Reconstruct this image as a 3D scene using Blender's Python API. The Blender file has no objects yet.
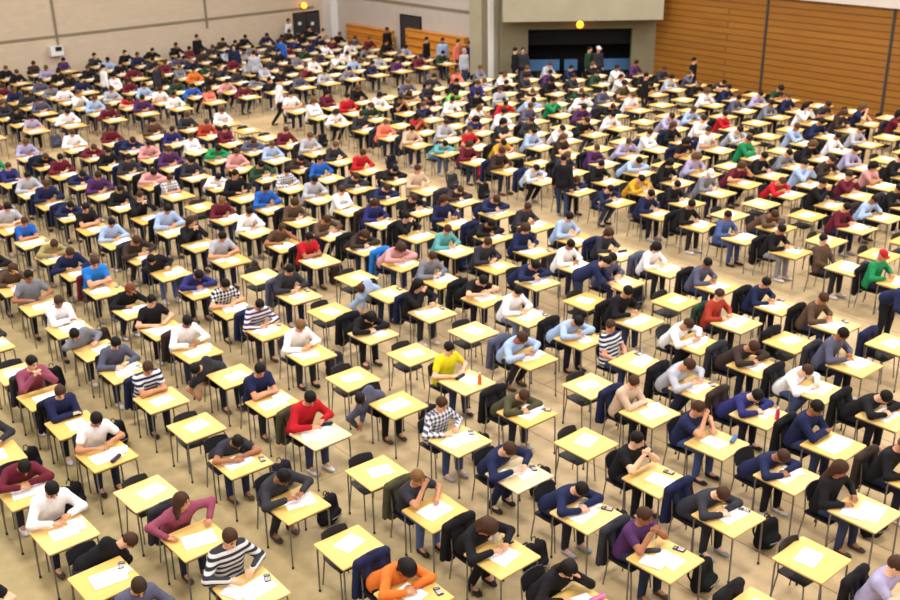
import bpy, math, random
import numpy as np
from mathutils import Matrix, Vector
rng = random.Random(11)
SC = bpy.context.scene
COL = SC.collection
V3 = lambda *a: np.array(a, float)
def unit(v):
    v = np.asarray(v, float); return v/max(1e-9, np.linalg.norm(v))
def lin(c):
    return tuple(((x/255)/12.92 if x/255 <= .04045 else ((x/255+.055)/1.055)**2.4) for x in c)

# ------------------------------------------------------------------ camera
FPX, PITCH, ROLL, YAW = 1056.65, .393025, -.018438, .694269
CAM_H = 8.73
DESK_H = .73
cp, sp = math.cos(PITCH), math.sin(PITCH)
FW = V3(math.sin(YAW)*cp, math.cos(YAW)*cp, -sp)
R0 = unit(np.cross(FW, [0, 0, 1])); U0 = np.cross(R0, FW)
RT = math.cos(ROLL)*R0+math.sin(ROLL)*U0
UP = -math.sin(ROLL)*R0+math.cos(ROLL)*U0
CAMP = V3(0, 0, CAM_H)
def ray(px, py):
    return ((px-450)/FPX)*RT-((py-300)/FPX)*UP+FW
def at(px, py, z=0.0):
    d = ray(px, py); return CAMP+d*((z-CAM_H)/d[2])
def at_plane(px, py, p0, n):
    d = ray(px, py); return CAMP+d*(np.dot(np.asarray(p0, float)-CAMP, n)/np.dot(d, n))
def proj(p):
    w = np.asarray(p, float)-CAMP; d = w@FW
    return 450+FPX*(w@RT)/d, 300-FPX*(w@UP)/d, d

cam = bpy.data.cameras.new('camera'); co = bpy.data.objects.new('camera', cam); COL.objects.link(co)
cam.sensor_width = 36; cam.lens = FPX*36/900; cam.clip_end = 300
M = Matrix.Identity(4)
for i in range(3):
    M[i][0] = RT[i]; M[i][1] = UP[i]; M[i][2] = -FW[i]; M[i][3] = CAMP[i]
co.matrix_world = M
SC.camera = co
# the photograph is a soft, hand-held shot focused a little short of the hall
cam.dof.use_dof = True; cam.dof.focus_distance = 10.0; cam.dof.aperture_fstop = 2.0
SC.view_settings.view_transform = 'Standard'
SC.view_settings.exposure = 0.0

# ------------------------------------------------------------------ materials
def nodes(name):
    m = bpy.data.materials.new(name); m.use_nodes = True
    nt = m.node_tree; b = nt.nodes['Principled BSDF']
    return m, nt, b
def N(nt, t, **kw):
    n = nt.nodes.new(t)
    for k, v in kw.items(): setattr(n, k, v)
    return n
def plain(name, c, rough=.6, metal=0, noise=.08, scale=8, spec=.3):
    m, nt, b = nodes(name)
    b.inputs['Roughness'].default_value = rough; b.inputs['Metallic'].default_value = metal
    b.inputs['Specular IOR Level'].default_value = spec
    tc = N(nt, 'ShaderNodeTexCoord'); nz = N(nt, 'ShaderNodeTexNoise'); nz.inputs['Scale'].default_value = scale
    nt.links.new(tc.outputs['Object'], nz.inputs['Vector'])
    mx = N(nt, 'ShaderNodeMix', data_type='RGBA'); l = lin(c)
    mx.inputs['A'].default_value = (*[x*(1-noise) for x in l], 1); mx.inputs['B'].default_value = (*[min(1, x*(1+noise)) for x in l], 1)
    nt.links.new(nz.outputs['Fac'], mx.inputs['Factor']); nt.links.new(mx.outputs['Result'], b.inputs['Base Color'])
    return m
def objcol(name, kind='plain', rough=.85):
    """cloth whose colour is the object's own colour; stripes, checks and prints are woven in"""
    m, nt, b = nodes(name)
    b.inputs['Roughness'].default_value = rough; b.inputs['Specular IOR Level'].default_value = .15
    oi = N(nt, 'ShaderNodeObjectInfo'); tc = N(nt, 'ShaderNodeTexCoord')
    nz = N(nt, 'ShaderNodeTexNoise'); nz.inputs['Scale'].default_value = 9
    nt.links.new(tc.outputs['Object'], nz.inputs['Vector'])
    mx = N(nt, 'ShaderNodeMix', data_type='RGBA', blend_type='MULTIPLY'); mx.inputs['Factor'].default_value = 1
    ramp = N(nt, 'ShaderNodeMapRange'); ramp.inputs['To Min'].default_value = .72; ramp.inputs['To Max'].default_value = 1.2
    nt.links.new(nz.outputs['Fac'], ramp.inputs['Value'])
    nt.links.new(oi.outputs['Color'], mx.inputs['A']); nt.links.new(ramp.outputs['Result'], mx.inputs['B'])
    out = mx.outputs['Result']
    if kind != 'plain':
        w = N(nt, 'ShaderNodeTexWave', wave_type='BANDS', bands_direction='Z'); w.inputs['Scale'].default_value = {'stripe': 4.2, 'check': 4.5}[kind]
        nt.links.new(tc.outputs['Object'], w.inputs['Vector'])
        fac = w.outputs['Fac']
        if kind == 'check':
            w2 = N(nt, 'ShaderNodeTexWave', wave_type='BANDS', bands_direction='X'); w2.inputs['Scale'].default_value = 4.5
            nt.links.new(tc.outputs['Object'], w2.inputs['Vector'])
            mu = N(nt, 'ShaderNodeMath', operation='ADD'); nt.links.new(fac, mu.inputs[0]); nt.links.new(w2.outputs['Fac'], mu.inputs[1])
            h = N(nt, 'ShaderNodeMath', operation='MULTIPLY'); h.inputs[1].default_value = .5; nt.links.new(mu.outputs[0], h.inputs[0]); fac = h.outputs[0]
        st = N(nt, 'ShaderNodeMapRange'); st.inputs['From Min'].default_value = .45; st.inputs['From Max'].default_value = .55
        nt.links.new(fac, st.inputs['Value'])
        m2 = N(nt, 'ShaderNodeMix', data_type='RGBA'); m2.inputs['B'].default_value = (.62, .63, .68, 1)
        nt.links.new(st.outputs['Result'], m2.inputs['Factor']); nt.links.new(out, m2.inputs['A']); out = m2.outputs['Result']
    nt.links.new(out, b.inputs['Base Color'])
    return m
MAT = {}
MAT['cloth'] = objcol('woven_cloth'); MAT['stripe'] = objcol('striped_cloth', 'stripe'); MAT['check'] = objcol('checked_cloth', 'check')
MAT['skin'] = objcol('skin', rough=.6); MAT['hair'] = objcol('hair', rough=.55); MAT['shoe'] = objcol('shoe_leather', rough=.5)
MAT['goods'] = objcol('coloured_goods', rough=.5)
MAT['eye'] = plain('eye_dark', (38, 28, 24), .3); MAT['lip'] = plain('lips', (158, 92, 84), .5)
MAT['steel'] = plain('steel_tube', (120, 118, 116), .38, .55, spec=.5)
MAT['chair'] = plain('dark_plastic', (26, 26, 31), .5)
MAT['paper'] = plain('white_paper', (250, 250, 250), .7, noise=.01)
MAT['black'] = plain('black_plastic', (28, 28, 30), .45); MAT['grey'] = plain('grey_plastic', (120, 122, 128), .45)
MAT['dark'] = plain('dark_curtain', (13, 15, 19), .9, noise=.3, scale=2)
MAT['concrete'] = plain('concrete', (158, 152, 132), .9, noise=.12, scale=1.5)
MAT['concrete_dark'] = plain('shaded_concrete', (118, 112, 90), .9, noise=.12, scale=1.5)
MAT['panel'] = plain('painted_block', (196, 188, 182), .9, noise=.07, scale=2)
MAT['trim'] = plain('grey_trim', (136, 124, 104), .7)
MAT['door'] = plain('dark_door', (54, 52, 54), .6)
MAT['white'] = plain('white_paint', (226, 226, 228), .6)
MAT['ceiling'] = plain('ceiling_paint', (110, 106, 100), .9)
MAT['bluepad'] = plain('blue_vinyl', (74, 120, 176), .5)

def wood_top():
    m, nt, b = nodes('yellow_laminate'); b.inputs['Roughness'].default_value = .42
    b.inputs['Specular IOR Level'].default_value = .35
    oi = N(nt, 'ShaderNodeObjectInfo'); tc = N(nt, 'ShaderNodeTexCoord')
    mp = N(nt, 'ShaderNodeMapping'); mp.inputs['Scale'].default_value = (3, 22, 3)
    nz = N(nt, 'ShaderNodeTexNoise'); nz.inputs['Scale'].default_value = 2.2; nz.inputs['Detail'].default_value = 4
    nt.links.new(tc.outputs['Object'], mp.inputs['Vector']); nt.links.new(mp.outputs['Vector'], nz.inputs['Vector'])
    r = N(nt, 'ShaderNodeMapRange'); r.inputs['To Min'].default_value = .86; r.inputs['To Max'].default_value = 1.1
    nt.links.new(nz.outputs['Fac'], r.inputs['Value'])
    mx = N(nt, 'ShaderNodeMix', data_type='RGBA', blend_type='MULTIPLY'); mx.inputs['Factor'].default_value = 1
    nt.links.new(oi.outputs['Color'], mx.inputs['A']); nt.links.new(r.outputs['Result'], mx.inputs['B'])
    nt.links.new(mx.outputs['Result'], b.inputs['Base Color']); return m
MAT['top'] = wood_top()
def attr_mat(name, rough):
    m, nt, b = nodes(name); b.inputs['Roughness'].default_value = rough; b.inputs['Specular IOR Level'].default_value = .2
    a = N(nt, 'ShaderNodeAttribute'); a.attribute_name = 'tint'; nt.links.new(a.outputs['Color'], b.inputs['Base Color']); return m
MAT['crowd'] = attr_mat('crowd_cloth', .8)

def floor_mat():
    m, nt, b = nodes('hall_floor'); b.inputs['Roughness'].default_value = .5; b.inputs['Specular IOR Level'].default_value = .25
    tc = N(nt, 'ShaderNodeTexCoord')
    n1 = N(nt, 'ShaderNodeTexNoise'); n1.inputs['Scale'].default_value = .35; n1.inputs['Detail'].default_value = 5
    n2 = N(nt, 'ShaderNodeTexNoise'); n2.inputs['Scale'].default_value = 6; n2.inputs['Detail'].default_value = 6
    br = N(nt, 'ShaderNodeTexBrick'); br.offset = .5
    br.inputs['Color1'].default_value = (*lin((190, 165, 127)), 1); br.inputs['Color2'].default_value = (*lin((183, 159, 121)), 1)
    br.inputs['Mortar'].default_value = (*lin((140, 120, 88)), 1); br.inputs['Scale'].default_value = 1
    br.inputs['Mortar Size'].default_value = .012; br.inputs['Brick Width'].default_value = 12; br.inputs['Row Height'].default_value = 1.35
    mp = N(nt, 'ShaderNodeMapping'); mp.inputs['Rotation'].default_value = (0, 0, math.pi/2)
    nt.links.new(tc.outputs['Object'], mp.inputs['Vector']); nt.links.new(mp.outputs['Vector'], br.inputs['Vector'])
    for n in (n1, n2): nt.links.new(tc.outputs['Object'], n.inputs['Vector'])
    # the colour turns to a darker olive on the left-hand side of the hall
    m1 = N(nt, 'ShaderNodeMix', data_type='RGBA'); m1.inputs['B'].default_value = (*lin((158, 142, 98)), 1)
    sx = N(nt, 'ShaderNodeSeparateXYZ'); nt.links.new(tc.outputs['Object'], sx.inputs['Vector'])
    rg = N(nt, 'ShaderNodeMapRange'); rg.inputs['From Min'].default_value = 10.5; rg.inputs['From Max'].default_value = 4; rg.inputs['To Max'].default_value = .75
    nt.links.new(sx.outputs['X'], rg.inputs['Value']); nt.links.new(rg.outputs['Result'], m1.inputs['Factor'])
    nt.links.new(br.outputs['Color'], m1.inputs['A'])
    ad = N(nt, 'ShaderNodeMath', operation='ADD'); nt.links.new(n1.outputs['Fac'], ad.inputs[0]); nt.links.new(n2.outputs['Fac'], ad.inputs[1])
    r = N(nt, 'ShaderNodeMapRange'); r.inputs['From Min'].default_value = .5; r.inputs['From Max'].default_value = 1.5
    r.inputs['To Min'].default_value = .8; r.inputs['To Max'].default_value = 1.18
    nt.links.new(ad.outputs[0], r.inputs['Value'])
    mx = N(nt, 'ShaderNodeMix', data_type='RGBA', blend_type='MULTIPLY'); mx.inputs['Factor'].default_value = 1
    nt.links.new(m1.outputs['Result'], mx.inputs['A']); nt.links.new(r.outputs['Result'], mx.inputs['B'])
    nt.links.new(mx.outputs['Result'], b.inputs['Base Color']); return m
MAT['floor'] = floor_mat()
def brick_mat(name, c, mortar, bw=.4, rh=.2):
    m, nt, b = nodes(name); b.inputs['Roughness'].default_value = .9
    tc = N(nt, 'ShaderNodeTexCoord'); sx = N(nt, 'ShaderNodeSeparateXYZ'); cx = N(nt, 'ShaderNodeCombineXYZ')
    nt.links.new(tc.outputs['Object'], sx.inputs['Vector'])
    ad = N(nt, 'ShaderNodeMath', operation='ADD'); nt.links.new(sx.outputs['X'], ad.inputs[0]); nt.links.new(sx.outputs['Y'], ad.inputs[1])
    nt.links.new(ad.outputs[0], cx.inputs['X']); nt.links.new(sx.outputs['Z'], cx.inputs['Y'])
    br = N(nt, 'ShaderNodeTexBrick'); br.inputs['Scale'].default_value = 1
    br.inputs['Color1'].default_value = (*lin(c), 1); br.inputs['Color2'].default_value = (*lin([x*.97 for x in c]), 1); br.inputs['Mortar'].default_value = (*lin(mortar), 1)
    br.inputs['Mortar Size'].default_value = .012; br.inputs['Brick Width'].default_value = bw; br.inputs['Row Height'].default_value = rh
    nt.links.new(cx.outputs['Vector'], br.inputs['Vector']); nt.links.new(br.outputs['Color'], b.inputs['Base Color']); return m
MAT['brick'] = brick_mat('painted_brick', (203, 186, 165), (197, 180, 159))
def plank_mat(name, c1, c2, dark, rh):
    """horizontal varnished boards with dark joints"""
    m, nt, b = nodes(name); b.inputs['Roughness'].default_value = .45
    tc = N(nt, 'ShaderNodeTexCoord'); sx = N(nt, 'ShaderNodeSeparateXYZ'); cx = N(nt, 'ShaderNodeCombineXYZ')
    nt.links.new(tc.outputs['Object'], sx.inputs['Vector'])
    ad = N(nt, 'ShaderNodeMath', operation='ADD'); nt.links.new(sx.outputs['X'], ad.inputs[0]); nt.links.new(sx.outputs['Y'], ad.inputs[1])
    nt.links.new(ad.outputs[0], cx.inputs['X']); nt.links.new(sx.outputs['Z'], cx.inputs['Y'])
    br = N(nt, 'ShaderNodeTexBrick'); br.inputs['Scale'].default_value = 1; br.offset = .37
    br.inputs['Color1'].default_value = (*lin(c1), 1); br.inputs['Color2'].default_value = (*lin(c2), 1); br.inputs['Mortar'].default_value = (*lin(dark), 1)
    br.inputs['Mortar Size'].default_value = .022; br.inputs['Brick Width'].default_value = 60; br.inputs['Row Height'].default_value = rh
    nt.links.new(cx.outputs['Vector'], br.inputs['Vector'])
    mp = N(nt, 'ShaderNodeMapping'); mp.inputs['Scale'].default_value = (.5, 9, 1)
    nz = N(nt, 'ShaderNodeTexNoise'); nz.inputs['Scale'].default_value = 1.6; nz.inputs['Detail'].default_value = 4
    nt.links.new(cx.outputs['Vector'], mp.inputs['Vector']); nt.links.new(mp.outputs['Vector'], nz.inputs['Vector'])
    r = N(nt, 'ShaderNodeMapRange'); r.inputs['To Min'].default_value = .7; r.inputs['To Max'].default_value = 1.25
    nt.links.new(nz.outputs['Fac'], r.inputs['Value'])
    mx = N(nt, 'ShaderNodeMix', data_type='RGBA', blend_type='MULTIPLY'); mx.inputs['Factor'].default_value = 1
    nt.links.new(br.outputs['Color'], mx.inputs['A']); nt.links.new(r.outputs['Result'], mx.inputs['B'])
    nt.links.new(mx.outputs['Result'], b.inputs['Base Color']); return m
MAT['woodwall'] = plank_mat('varnished_wall_boards', (146, 96, 30), (136, 88, 24), (92, 56, 14), .24)
MAT['bench'] = plank_mat('bleacher_boards', (216, 148, 62), (205, 138, 54), (150, 92, 30), .4)
def glow(name, c, s):
    m, nt, b = nodes(name); b.inputs['Base Color'].default_value = (*lin(c), 1)
    b.inputs['Emission Color'].default_value = (*lin(c), 1); b.inputs['Emission Strength'].default_value = s; return m
MAT['lamp'] = glow('orange_glow', (255, 150, 40), 4)

# ------------------------------------------------------------------ mesh helpers
def mesh_from(name, v, faces, mats, fmat=None, smooth=True):
    me = bpy.data.meshes.new(name)
    me.from_pydata([tuple(map(float, p)) for p in v], [], [tuple(int(i) for i in f) for f in faces])
    for m in mats: me.materials.append(m)
    if fmat is not None: me.polygons.foreach_set('material_index', np.asarray(fmat, np.int32))
    if smooth: me.polygons.foreach_set('use_smooth', np.ones(len(me.polygons), bool))
    me.update(); return me
def obj(name, me, parent=None, color=None, loc=None, rz=None, mw=None):
    o = bpy.data.objects.new(name, me); COL.objects.link(o)
    if parent is not None: o.parent = parent
    if loc is not None: o.location = tuple(map(float, loc))
    if rz is not None: o.rotation_euler = (0, 0, rz)
    if mw is not None: o.matrix_local = mw
    if color is not None: o.color = (*lin(color), 1)
    return o
def tag(o, label=None, cat=None, group=None, kind=None):
    if label and len(label.split()) > 16: label = label.replace(' at edge of', ' in')
    if label: o['label'] = label
    if cat: o['category'] = cat
    if group: o['group'] = group
    if kind: o['kind'] = kind
    return o
class MB:
    """collects boxes, tubes and prisms into one mesh"""
    def __init__(s): s.v = []; s.f = []; s.m = []
    def add(s, v, f, mi=0):
        b = len(s.v); s.v += [tuple(p) for p in v]; s.f += [tuple(i+b for i in q) for q in f]; s.m += [mi]*len(f)
    def box(s, c, d, bev=0.0, mi=0, rot=None):
        c = V3(*c); h = V3(*d)/2
        if bev <= 0:
            pts = [V3(x, y, z)*h for x in (-1, 1) for y in (-1, 1) for z in (-1, 1)]
            fs = [(0, 1, 3, 2), (4, 6, 7, 5), (0, 4, 5, 1), (2, 3, 7, 6), (0, 2, 6, 4), (1, 5, 7, 3)]
        else:
            k = min(bev, *(h*.95)); pts = []; fs = []
            # rounded box: rings of an octagonal plan with chamfered top and bottom
            def ring(z, ins):
                a, b = h[0]-ins, h[1]-ins
                return [V3(-a+k, -b, z), V3(a-k, -b, z), V3(a, -b+k, z), V3(a, b-k, z), V3(a-k, b, z), V3(-a+k, b, z), V3(-a, b-k, z), V3(-a, -b+k, z)]
            kk = min(k*.6, h[2]*.9)
            for z, ins in ((-h[2], kk*.6), (-h[2]+kk, 0), (h[2]-kk, 0), (h[2], kk*.6)): pts += ring(z, ins)
            for r in range(3):
                for i in range(8):
                    j = (i+1) % 8; fs.append((r*8+i, r*8+j, r*8+8+j, r*8+8+i))
            fs.append(tuple(range(7, -1, -1))); fs.append(tuple(range(24, 32)))
        if rot is not None: pts = [rot@p for p in pts]
        s.add([p+c for p in pts], fs, mi)
    def tube(s, pts, r, n=8, mi=0, cap=True):
        pts = [V3(*p) for p in pts]; rs = r if isinstance(r, (list, tuple)) else [r]*len(pts)
        v = []; f = []; ref = None
        for i, p in enumerate(pts):
            t = unit((pts[min(i+1, len(pts)-1)]-pts[max(i-1, 0)]))
            if ref is None: ref = V3(1, 0, 0) if abs(t[0]) < .8 else V3(0, 1, 0)
            a = unit(ref-t*np.dot(ref, t)); b = np.cross(t, a); ref = a
            for k in range(n):
                an = 2*math.pi*k/n; v.append(p+(a*math.cos(an)+b*math.sin(an))*rs[i])
        for i in range(len(pts)-1):
            for k in range(n):
                j = (k+1) % n; f.append((i*n+k, i*n+j, i*n+n+j, i*n+n+k))
        if cap: f.append(tuple(range(n-1, -1, -1))); f.append(tuple(range((len(pts)-1)*n, len(pts)*n)))
        s.add(v, f, mi)
    def lathe(s, prof, c=(0, 0, 0), n=14, mi=0):
        s.tube([(c[0], c[1], c[2]+z) for r, z in prof], [r for r, z in prof], n, mi)
    def ell(s, c, r, n=10, mi=0):
        v = []; f = []
        for i in range(1, n):
            th = math.pi*i/n
            for k in range(n):
                ph = 2*math.pi*k/n; v.append(V3(*c)+V3(*r)*V3(math.sin(th)*math.cos(ph), math.sin(th)*math.sin(ph), math.cos(th)))
        t = len(v); v += [V3(*c)+V3(0, 0, r[2]), V3(*c)-V3(0, 0, r[2])]
        for i in range(n-2):
            for k in range(n):
                j = (k+1) % n; f.append((i*n+k, (i+1)*n+k, (i+1)*n+j, i*n+j))
        for k in range(n):
            j = (k+1) % n; f.append((t, k, j)); f.append((t+1, (n-2)*n+j, (n-2)*n+k))
        s.add(v, f, mi)
    def mesh(s, name, mats, smooth=False):
        if not isinstance(mats, (list, tuple)): mats = [mats]
        me = mesh_from(name, s.v, s.f, mats, s.m, smooth)
        return me
def shade_auto(me, ang=40):
    me.polygons.foreach_set('use_smooth', np.ones(len(me.polygons), bool))
    try: me.set_sharp_from_angle(angle=math.radians(ang))
    except Exception: pass
    return me

# ------------------------------------------------------------------ smooth bodies: distance fields and surface nets
class Field:
    def __init__(s, lo, hi, h):
        s.h = h; s.lo = np.asarray(lo, float); n = np.ceil((np.asarray(hi)-s.lo)/h).astype(int)+1
        s.n = n; s.F = np.full(n, 1.0, np.float32)
        s.ax = [s.lo[i]+h*np.arange(n[i]) for i in range(3)]
    def sub(s, lo, hi):
        a = np.clip(np.floor((np.asarray(lo)-s.lo)/s.h).astype(int), 0, s.n-1); b = np.clip(np.ceil((np.asarray(hi)-s.lo)/s.h).astype(int)+1, 1, s.n)
        sl = tuple(slice(a[i], max(b[i], a[i]+1)) for i in range(3))
        P = np.stack(np.meshgrid(*[s.ax[i][sl[i]] for i in range(3)], indexing='ij'), -1)
        return sl, P
    def put(s, sl, d, k):
        o = s.F[sl]
        if k <= 0: s.F[sl] = np.minimum(o, d)
        else:
            hh = np.maximum(k-np.abs(o-d), 0)/k; s.F[sl] = np.minimum(o, d)-hh*hh*k*.25
    def cone(s, a, b, ra, rb, k=.03, g=0., sc=None):
        a = np.asarray(a, float); b = np.asarray(b, float); r = max(ra, rb)*(max(sc) if sc else 1)+g+.07
        sl, P = s.sub(np.minimum(a, b)-r, np.maximum(a, b)+r)
        ab = b-a; q = P-a
        t = np.clip((q@ab)/max(1e-9, ab@ab), 0, 1); q = q-t[..., None]*ab
        rr = ra+(rb-ra)*t+g
        if sc: q = q/np.asarray(sc)
        s.put(sl, np.sqrt((q*q).sum(-1))-rr, k)
    def ell(s, c, rad, k=.02, g=0., rot=None, cut=False):
        c = np.asarray(c, float); rad = np.asarray(rad, float)+g; r = rad.max()+.06
        sl, P = s.sub(c-r, c+r); q = P-c
        if rot is not None: q = q@rot
        k0 = np.sqrt(((q/rad)**2).sum(-1)); k1 = np.sqrt(((q/rad**2)**2).sum(-1))+1e-9
        d = k0*(k0-1)/k1
        if cut: s.F[sl] = np.maximum(s.F[sl], -d)
        else: s.put(sl, d, k)
    def plane(s, p, n):
        """remove what lies on the side n points to"""
        P = np.stack(np.meshgrid(*s.ax, indexing='ij'), -1); s.F = np.maximum(s.F, ((P-np.asarray(p))@np.asarray(n)).astype(np.float32))
    def net(s):
        F = s.F.copy(); F[0], F[-1] = 1, 1; F[:, 0], F[:, -1] = 1, 1; F[:, :, 0], F[:, :, -1] = 1, 1
        I = F < 0; nx, ny, nz = F.shape
        offs = [(i, j, k) for i in (0, 1) for j in (0, 1) for k in (0, 1)]
        cs = np.zeros((nx-1, ny-1, nz-1), np.int8)
        for i, j, k in offs: cs += I[i:nx-1+i, j:ny-1+j, k:nz-1+k]
        act = (cs > 0) & (cs < 8); idx = np.argwhere(act); ids = np.full(cs.shape, -1, np.int64); ids[act] = np.arange(len(idx))
        val = {o: F[idx[:, 0]+o[0], idx[:, 1]+o[1], idx[:, 2]+o[2]] for o in offs}
        acc = np.zeros((len(idx), 3)); cnt = np.zeros(len(idx))
        for o in offs:
            for ax in range(3):
                if o[ax]: continue
                o2 = tuple(o[i]+(i == ax) for i in range(3)); a, b = val[o], val[o2]; mk = (a < 0) != (b < 0)
                t = np.where(mk, a/np.where(mk, a-b, 1), 0); p = np.array(o, float)[None].repeat(len(idx), 0); p[:, ax] += t
                acc[mk] += p[mk]; cnt[mk] += 1
        v = s.lo+(idx+acc/cnt[:, None])*s.h
        qs = []
        for ax in range(3):
            u, w = (ax+1) % 3, (ax+2) % 3
            a = I; b = np.roll(I, -1, ax); ch = a != b
            sl = [slice(1, -1)]*3; sl[ax] = slice(0, -1); e = np.argwhere(ch[tuple(sl)])
            e += np.array([0 if i == ax else 1 for i in range(3)])
            def cid(du, dw):
                p = e.copy(); p[:, u] -= du; p[:, w] -= dw; return ids[p[:, 0], p[:, 1], p[:, 2]]
            q = np.stack([cid(1, 1), cid(0, 1), cid(0, 0), cid(1, 0)], -1)
            ins = I[e[:, 0], e[:, 1], e[:, 2]]; q[~ins] = q[~ins][:, ::-1]; qs.append(q)
        q = np.concatenate(qs); q = q[(q >= 0).all(1)]
        return v, q

# ------------------------------------------------------------------ people
def ik(s, t, l1, l2, pole):
    d = t-s; L = np.linalg.norm(d); L2 = min(L, (l1+l2)*.995); u = d/max(L, 1e-6); t = s+u*L2
    a = (l1*l1-l2*l2+L2*L2)/(2*L2); hh = math.sqrt(max(l1*l1-a*a, 0)); p = np.asarray(pole, float); p = unit(p-u*(p@u))
    return s+u*a+p*hh, t
class Pose:
    """joints of a figure that faces -y; seated on a 0.45 m chair at the origin or standing"""
    def __init__(s, lean=22, side=0, hp=35, hy=0, hands=((.13, -.36, .775), (-.15, -.37, .775)), poles=((1, .5, -.35), (-1, .5, -.35)), legs='seat', twist=0, spine=None, slump=0):
        a = math.radians(lean); b = math.radians(side)
        s.stand = legs in ('stand', 'walk')
        s.P = V3(0, .07, .55) if not s.stand else V3(0, 0, .93)
        sv = unit(V3(math.sin(b), -math.sin(a)*math.cos(b), math.cos(a)*math.cos(b))) if spine is None else unit(spine)
        s.s = sv; tw = math.radians(twist)
        x = unit(np.cross(V3(0, 1, 0)*math.cos(tw)+V3(1, 0, 0)*math.sin(tw), sv)) if abs(sv[1]) < .97 else V3(1, 0, 0)
        s.x = x; s.fwd = np.cross(sv, x)*1.0
        s.waist = s.P+.17*unit(sv*.8+V3(0, 0, .2)); s.chest = s.P+.36*sv; s.neck = s.P+.50*sv
        s.sh = [s.P+.435*sv+.172*x, s.P+.435*sv-.172*x]
        h = math.radians(hp); y = math.radians(hy)
        f = V3(math.sin(y)*math.cos(h), -math.cos(y)*math.cos(h), -math.sin(h)); s.f = f
        hx = unit(np.cross(-f, V3(0, 0, 1)) if abs(f[2]) < .99 else x); hx = unit(hx+.0*x); s.hup = unit(np.cross(hx, -f)); s.hx = hx
        s.H = s.neck+.05*sv+.105*unit(s.hup*.7+sv*.5)+.015*f
        s.hrot = np.stack([hx, -f, s.hup], 1)
        s.el = []; s.wr = []
        for i in (0, 1):
            e, w = ik(s.sh[i], V3(*hands[i]), .285, .255, poles[i]); s.el.append(e); s.wr.append(w)
        if legs == 'seat':
            s.hip = [V3(.085, .06, .535), V3(-.085, .06, .535)]; s.kn = [V3(.13, -.36, .545), V3(-.12, -.35, .545)]
            s.an = [V3(.13, -.36, .09), V3(-.11, -.30, .09)]
        elif legs == 'tuck':
            s.hip = [V3(.085, .06, .535), V3(-.085, .06, .535)]; s.kn = [V3(.16, -.33, .53), V3(-.16, -.34, .53)]
            s.an = [V3(.12, -.10, .10), V3(-.14, -.12, .10)]
        elif legs == 'stand':
            s.hip = [V3(.09, 0, .91), V3(-.09, 0, .91)]; s.kn = [V3(.10, -.01, .50), V3(-.10, -.02, .50)]; s.an = [V3(.10, .03, .09), V3(-.11, .03, .09)]
        else:
            s.hip = [V3(.09, 0, .91), V3(-.09, 0, .91)]; s.kn = [V3(.10, -.16, .52), V3(-.10, .02, .49)]; s.an = [V3(.10, -.20, .09), V3(-.10, .30, .12)]
        pts = [s.P, s.H, *s.sh, *s.el, *s.wr, *s.kn, *s.an]
        s.lo = np.min(pts, 0)-V3(.26, .30, .13); s.hi = np.max(pts, 0)+V3(.26, .26, .26)
        s.lo[2] = max(s.lo[2], -.02)
def torso(F, p, g=0., fat=1.):
    c, st = p.P, p.s; xw = p.x
    for off, ra, rb in ((.072, .105, .098), (-.072, .105, .098)):
        F.cone(c+xw*off, p.chest+xw*off*1.15, ra*fat, rb*fat, .07, g)
    F.cone(p.chest, p.P+.40*st, .10*fat, .095, .07, g)
    F.cone(p.sh[0]-xw*.02, p.sh[1]+xw*.02, .066, .066, .07, g)
def arms(F, p, g=0., upto=1.0):
    for i in (0, 1):
        s, e, w = p.sh[i], p.el[i], p.wr[i]
        if upto >= 1: F.cone(s, e, .056, .044, .04, g); F.cone(e, e+(w-e)*.97, .043, .030, .025, g)
        else: F.cone(s, s+(e-s)*upto, .056, .050, .04, g)
def legs_(F, p, g=0.):
    F.cone(p.P+V3(.06, .0, .0), p.P-V3(.06, .0, .0), .115, .115, .05, g)
    for i in (0, 1):
        F.cone(p.hip[i], p.kn[i], .085, .060, .04, g); F.cone(p.kn[i], p.an[i], .058, .040, .025, g)
def head(F, p, g=0.):
    R = p.hrot
    F.cone(p.neck-.03*p.s, p.H-R[:, 2]*.04+R[:, 1]*.02, .058, .052, .03)
    F.ell(p.H+R@V3(0, .008, .02), (.076, .094, .098), .02, 0, R)
    F.ell(p.H+R@V3(0, -.022, -.055), (.055, .066, .062), .03, 0, R)
    F.cone(p.H+R@V3(0, -.086, .015), p.H+R@V3(0, -.104, -.026), .009, .015, .012)
    for e in (1, -1): F.ell(p.H+R@V3(.077*e, .012, -.005), (.010, .020, .031), .006, 0, R)
def hand_frame(p, i):
    d = unit(p.wr[i]-p.el[i]); w = p.wr[i]
    if w[2] < .85 and not p.stand and w[2] > .7: d = unit(V3(d[0], d[1], d[2]*.15))
    up = V3(0, 0, 1) if abs(d[2]) < .8 else V3(0, -1, 0)
    n = unit(up-d*(up@d)); sd = np.cross(d, n)*(1 if i == 0 else -1)   # sd: towards the thumb
    return w, d, n, sd
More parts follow.
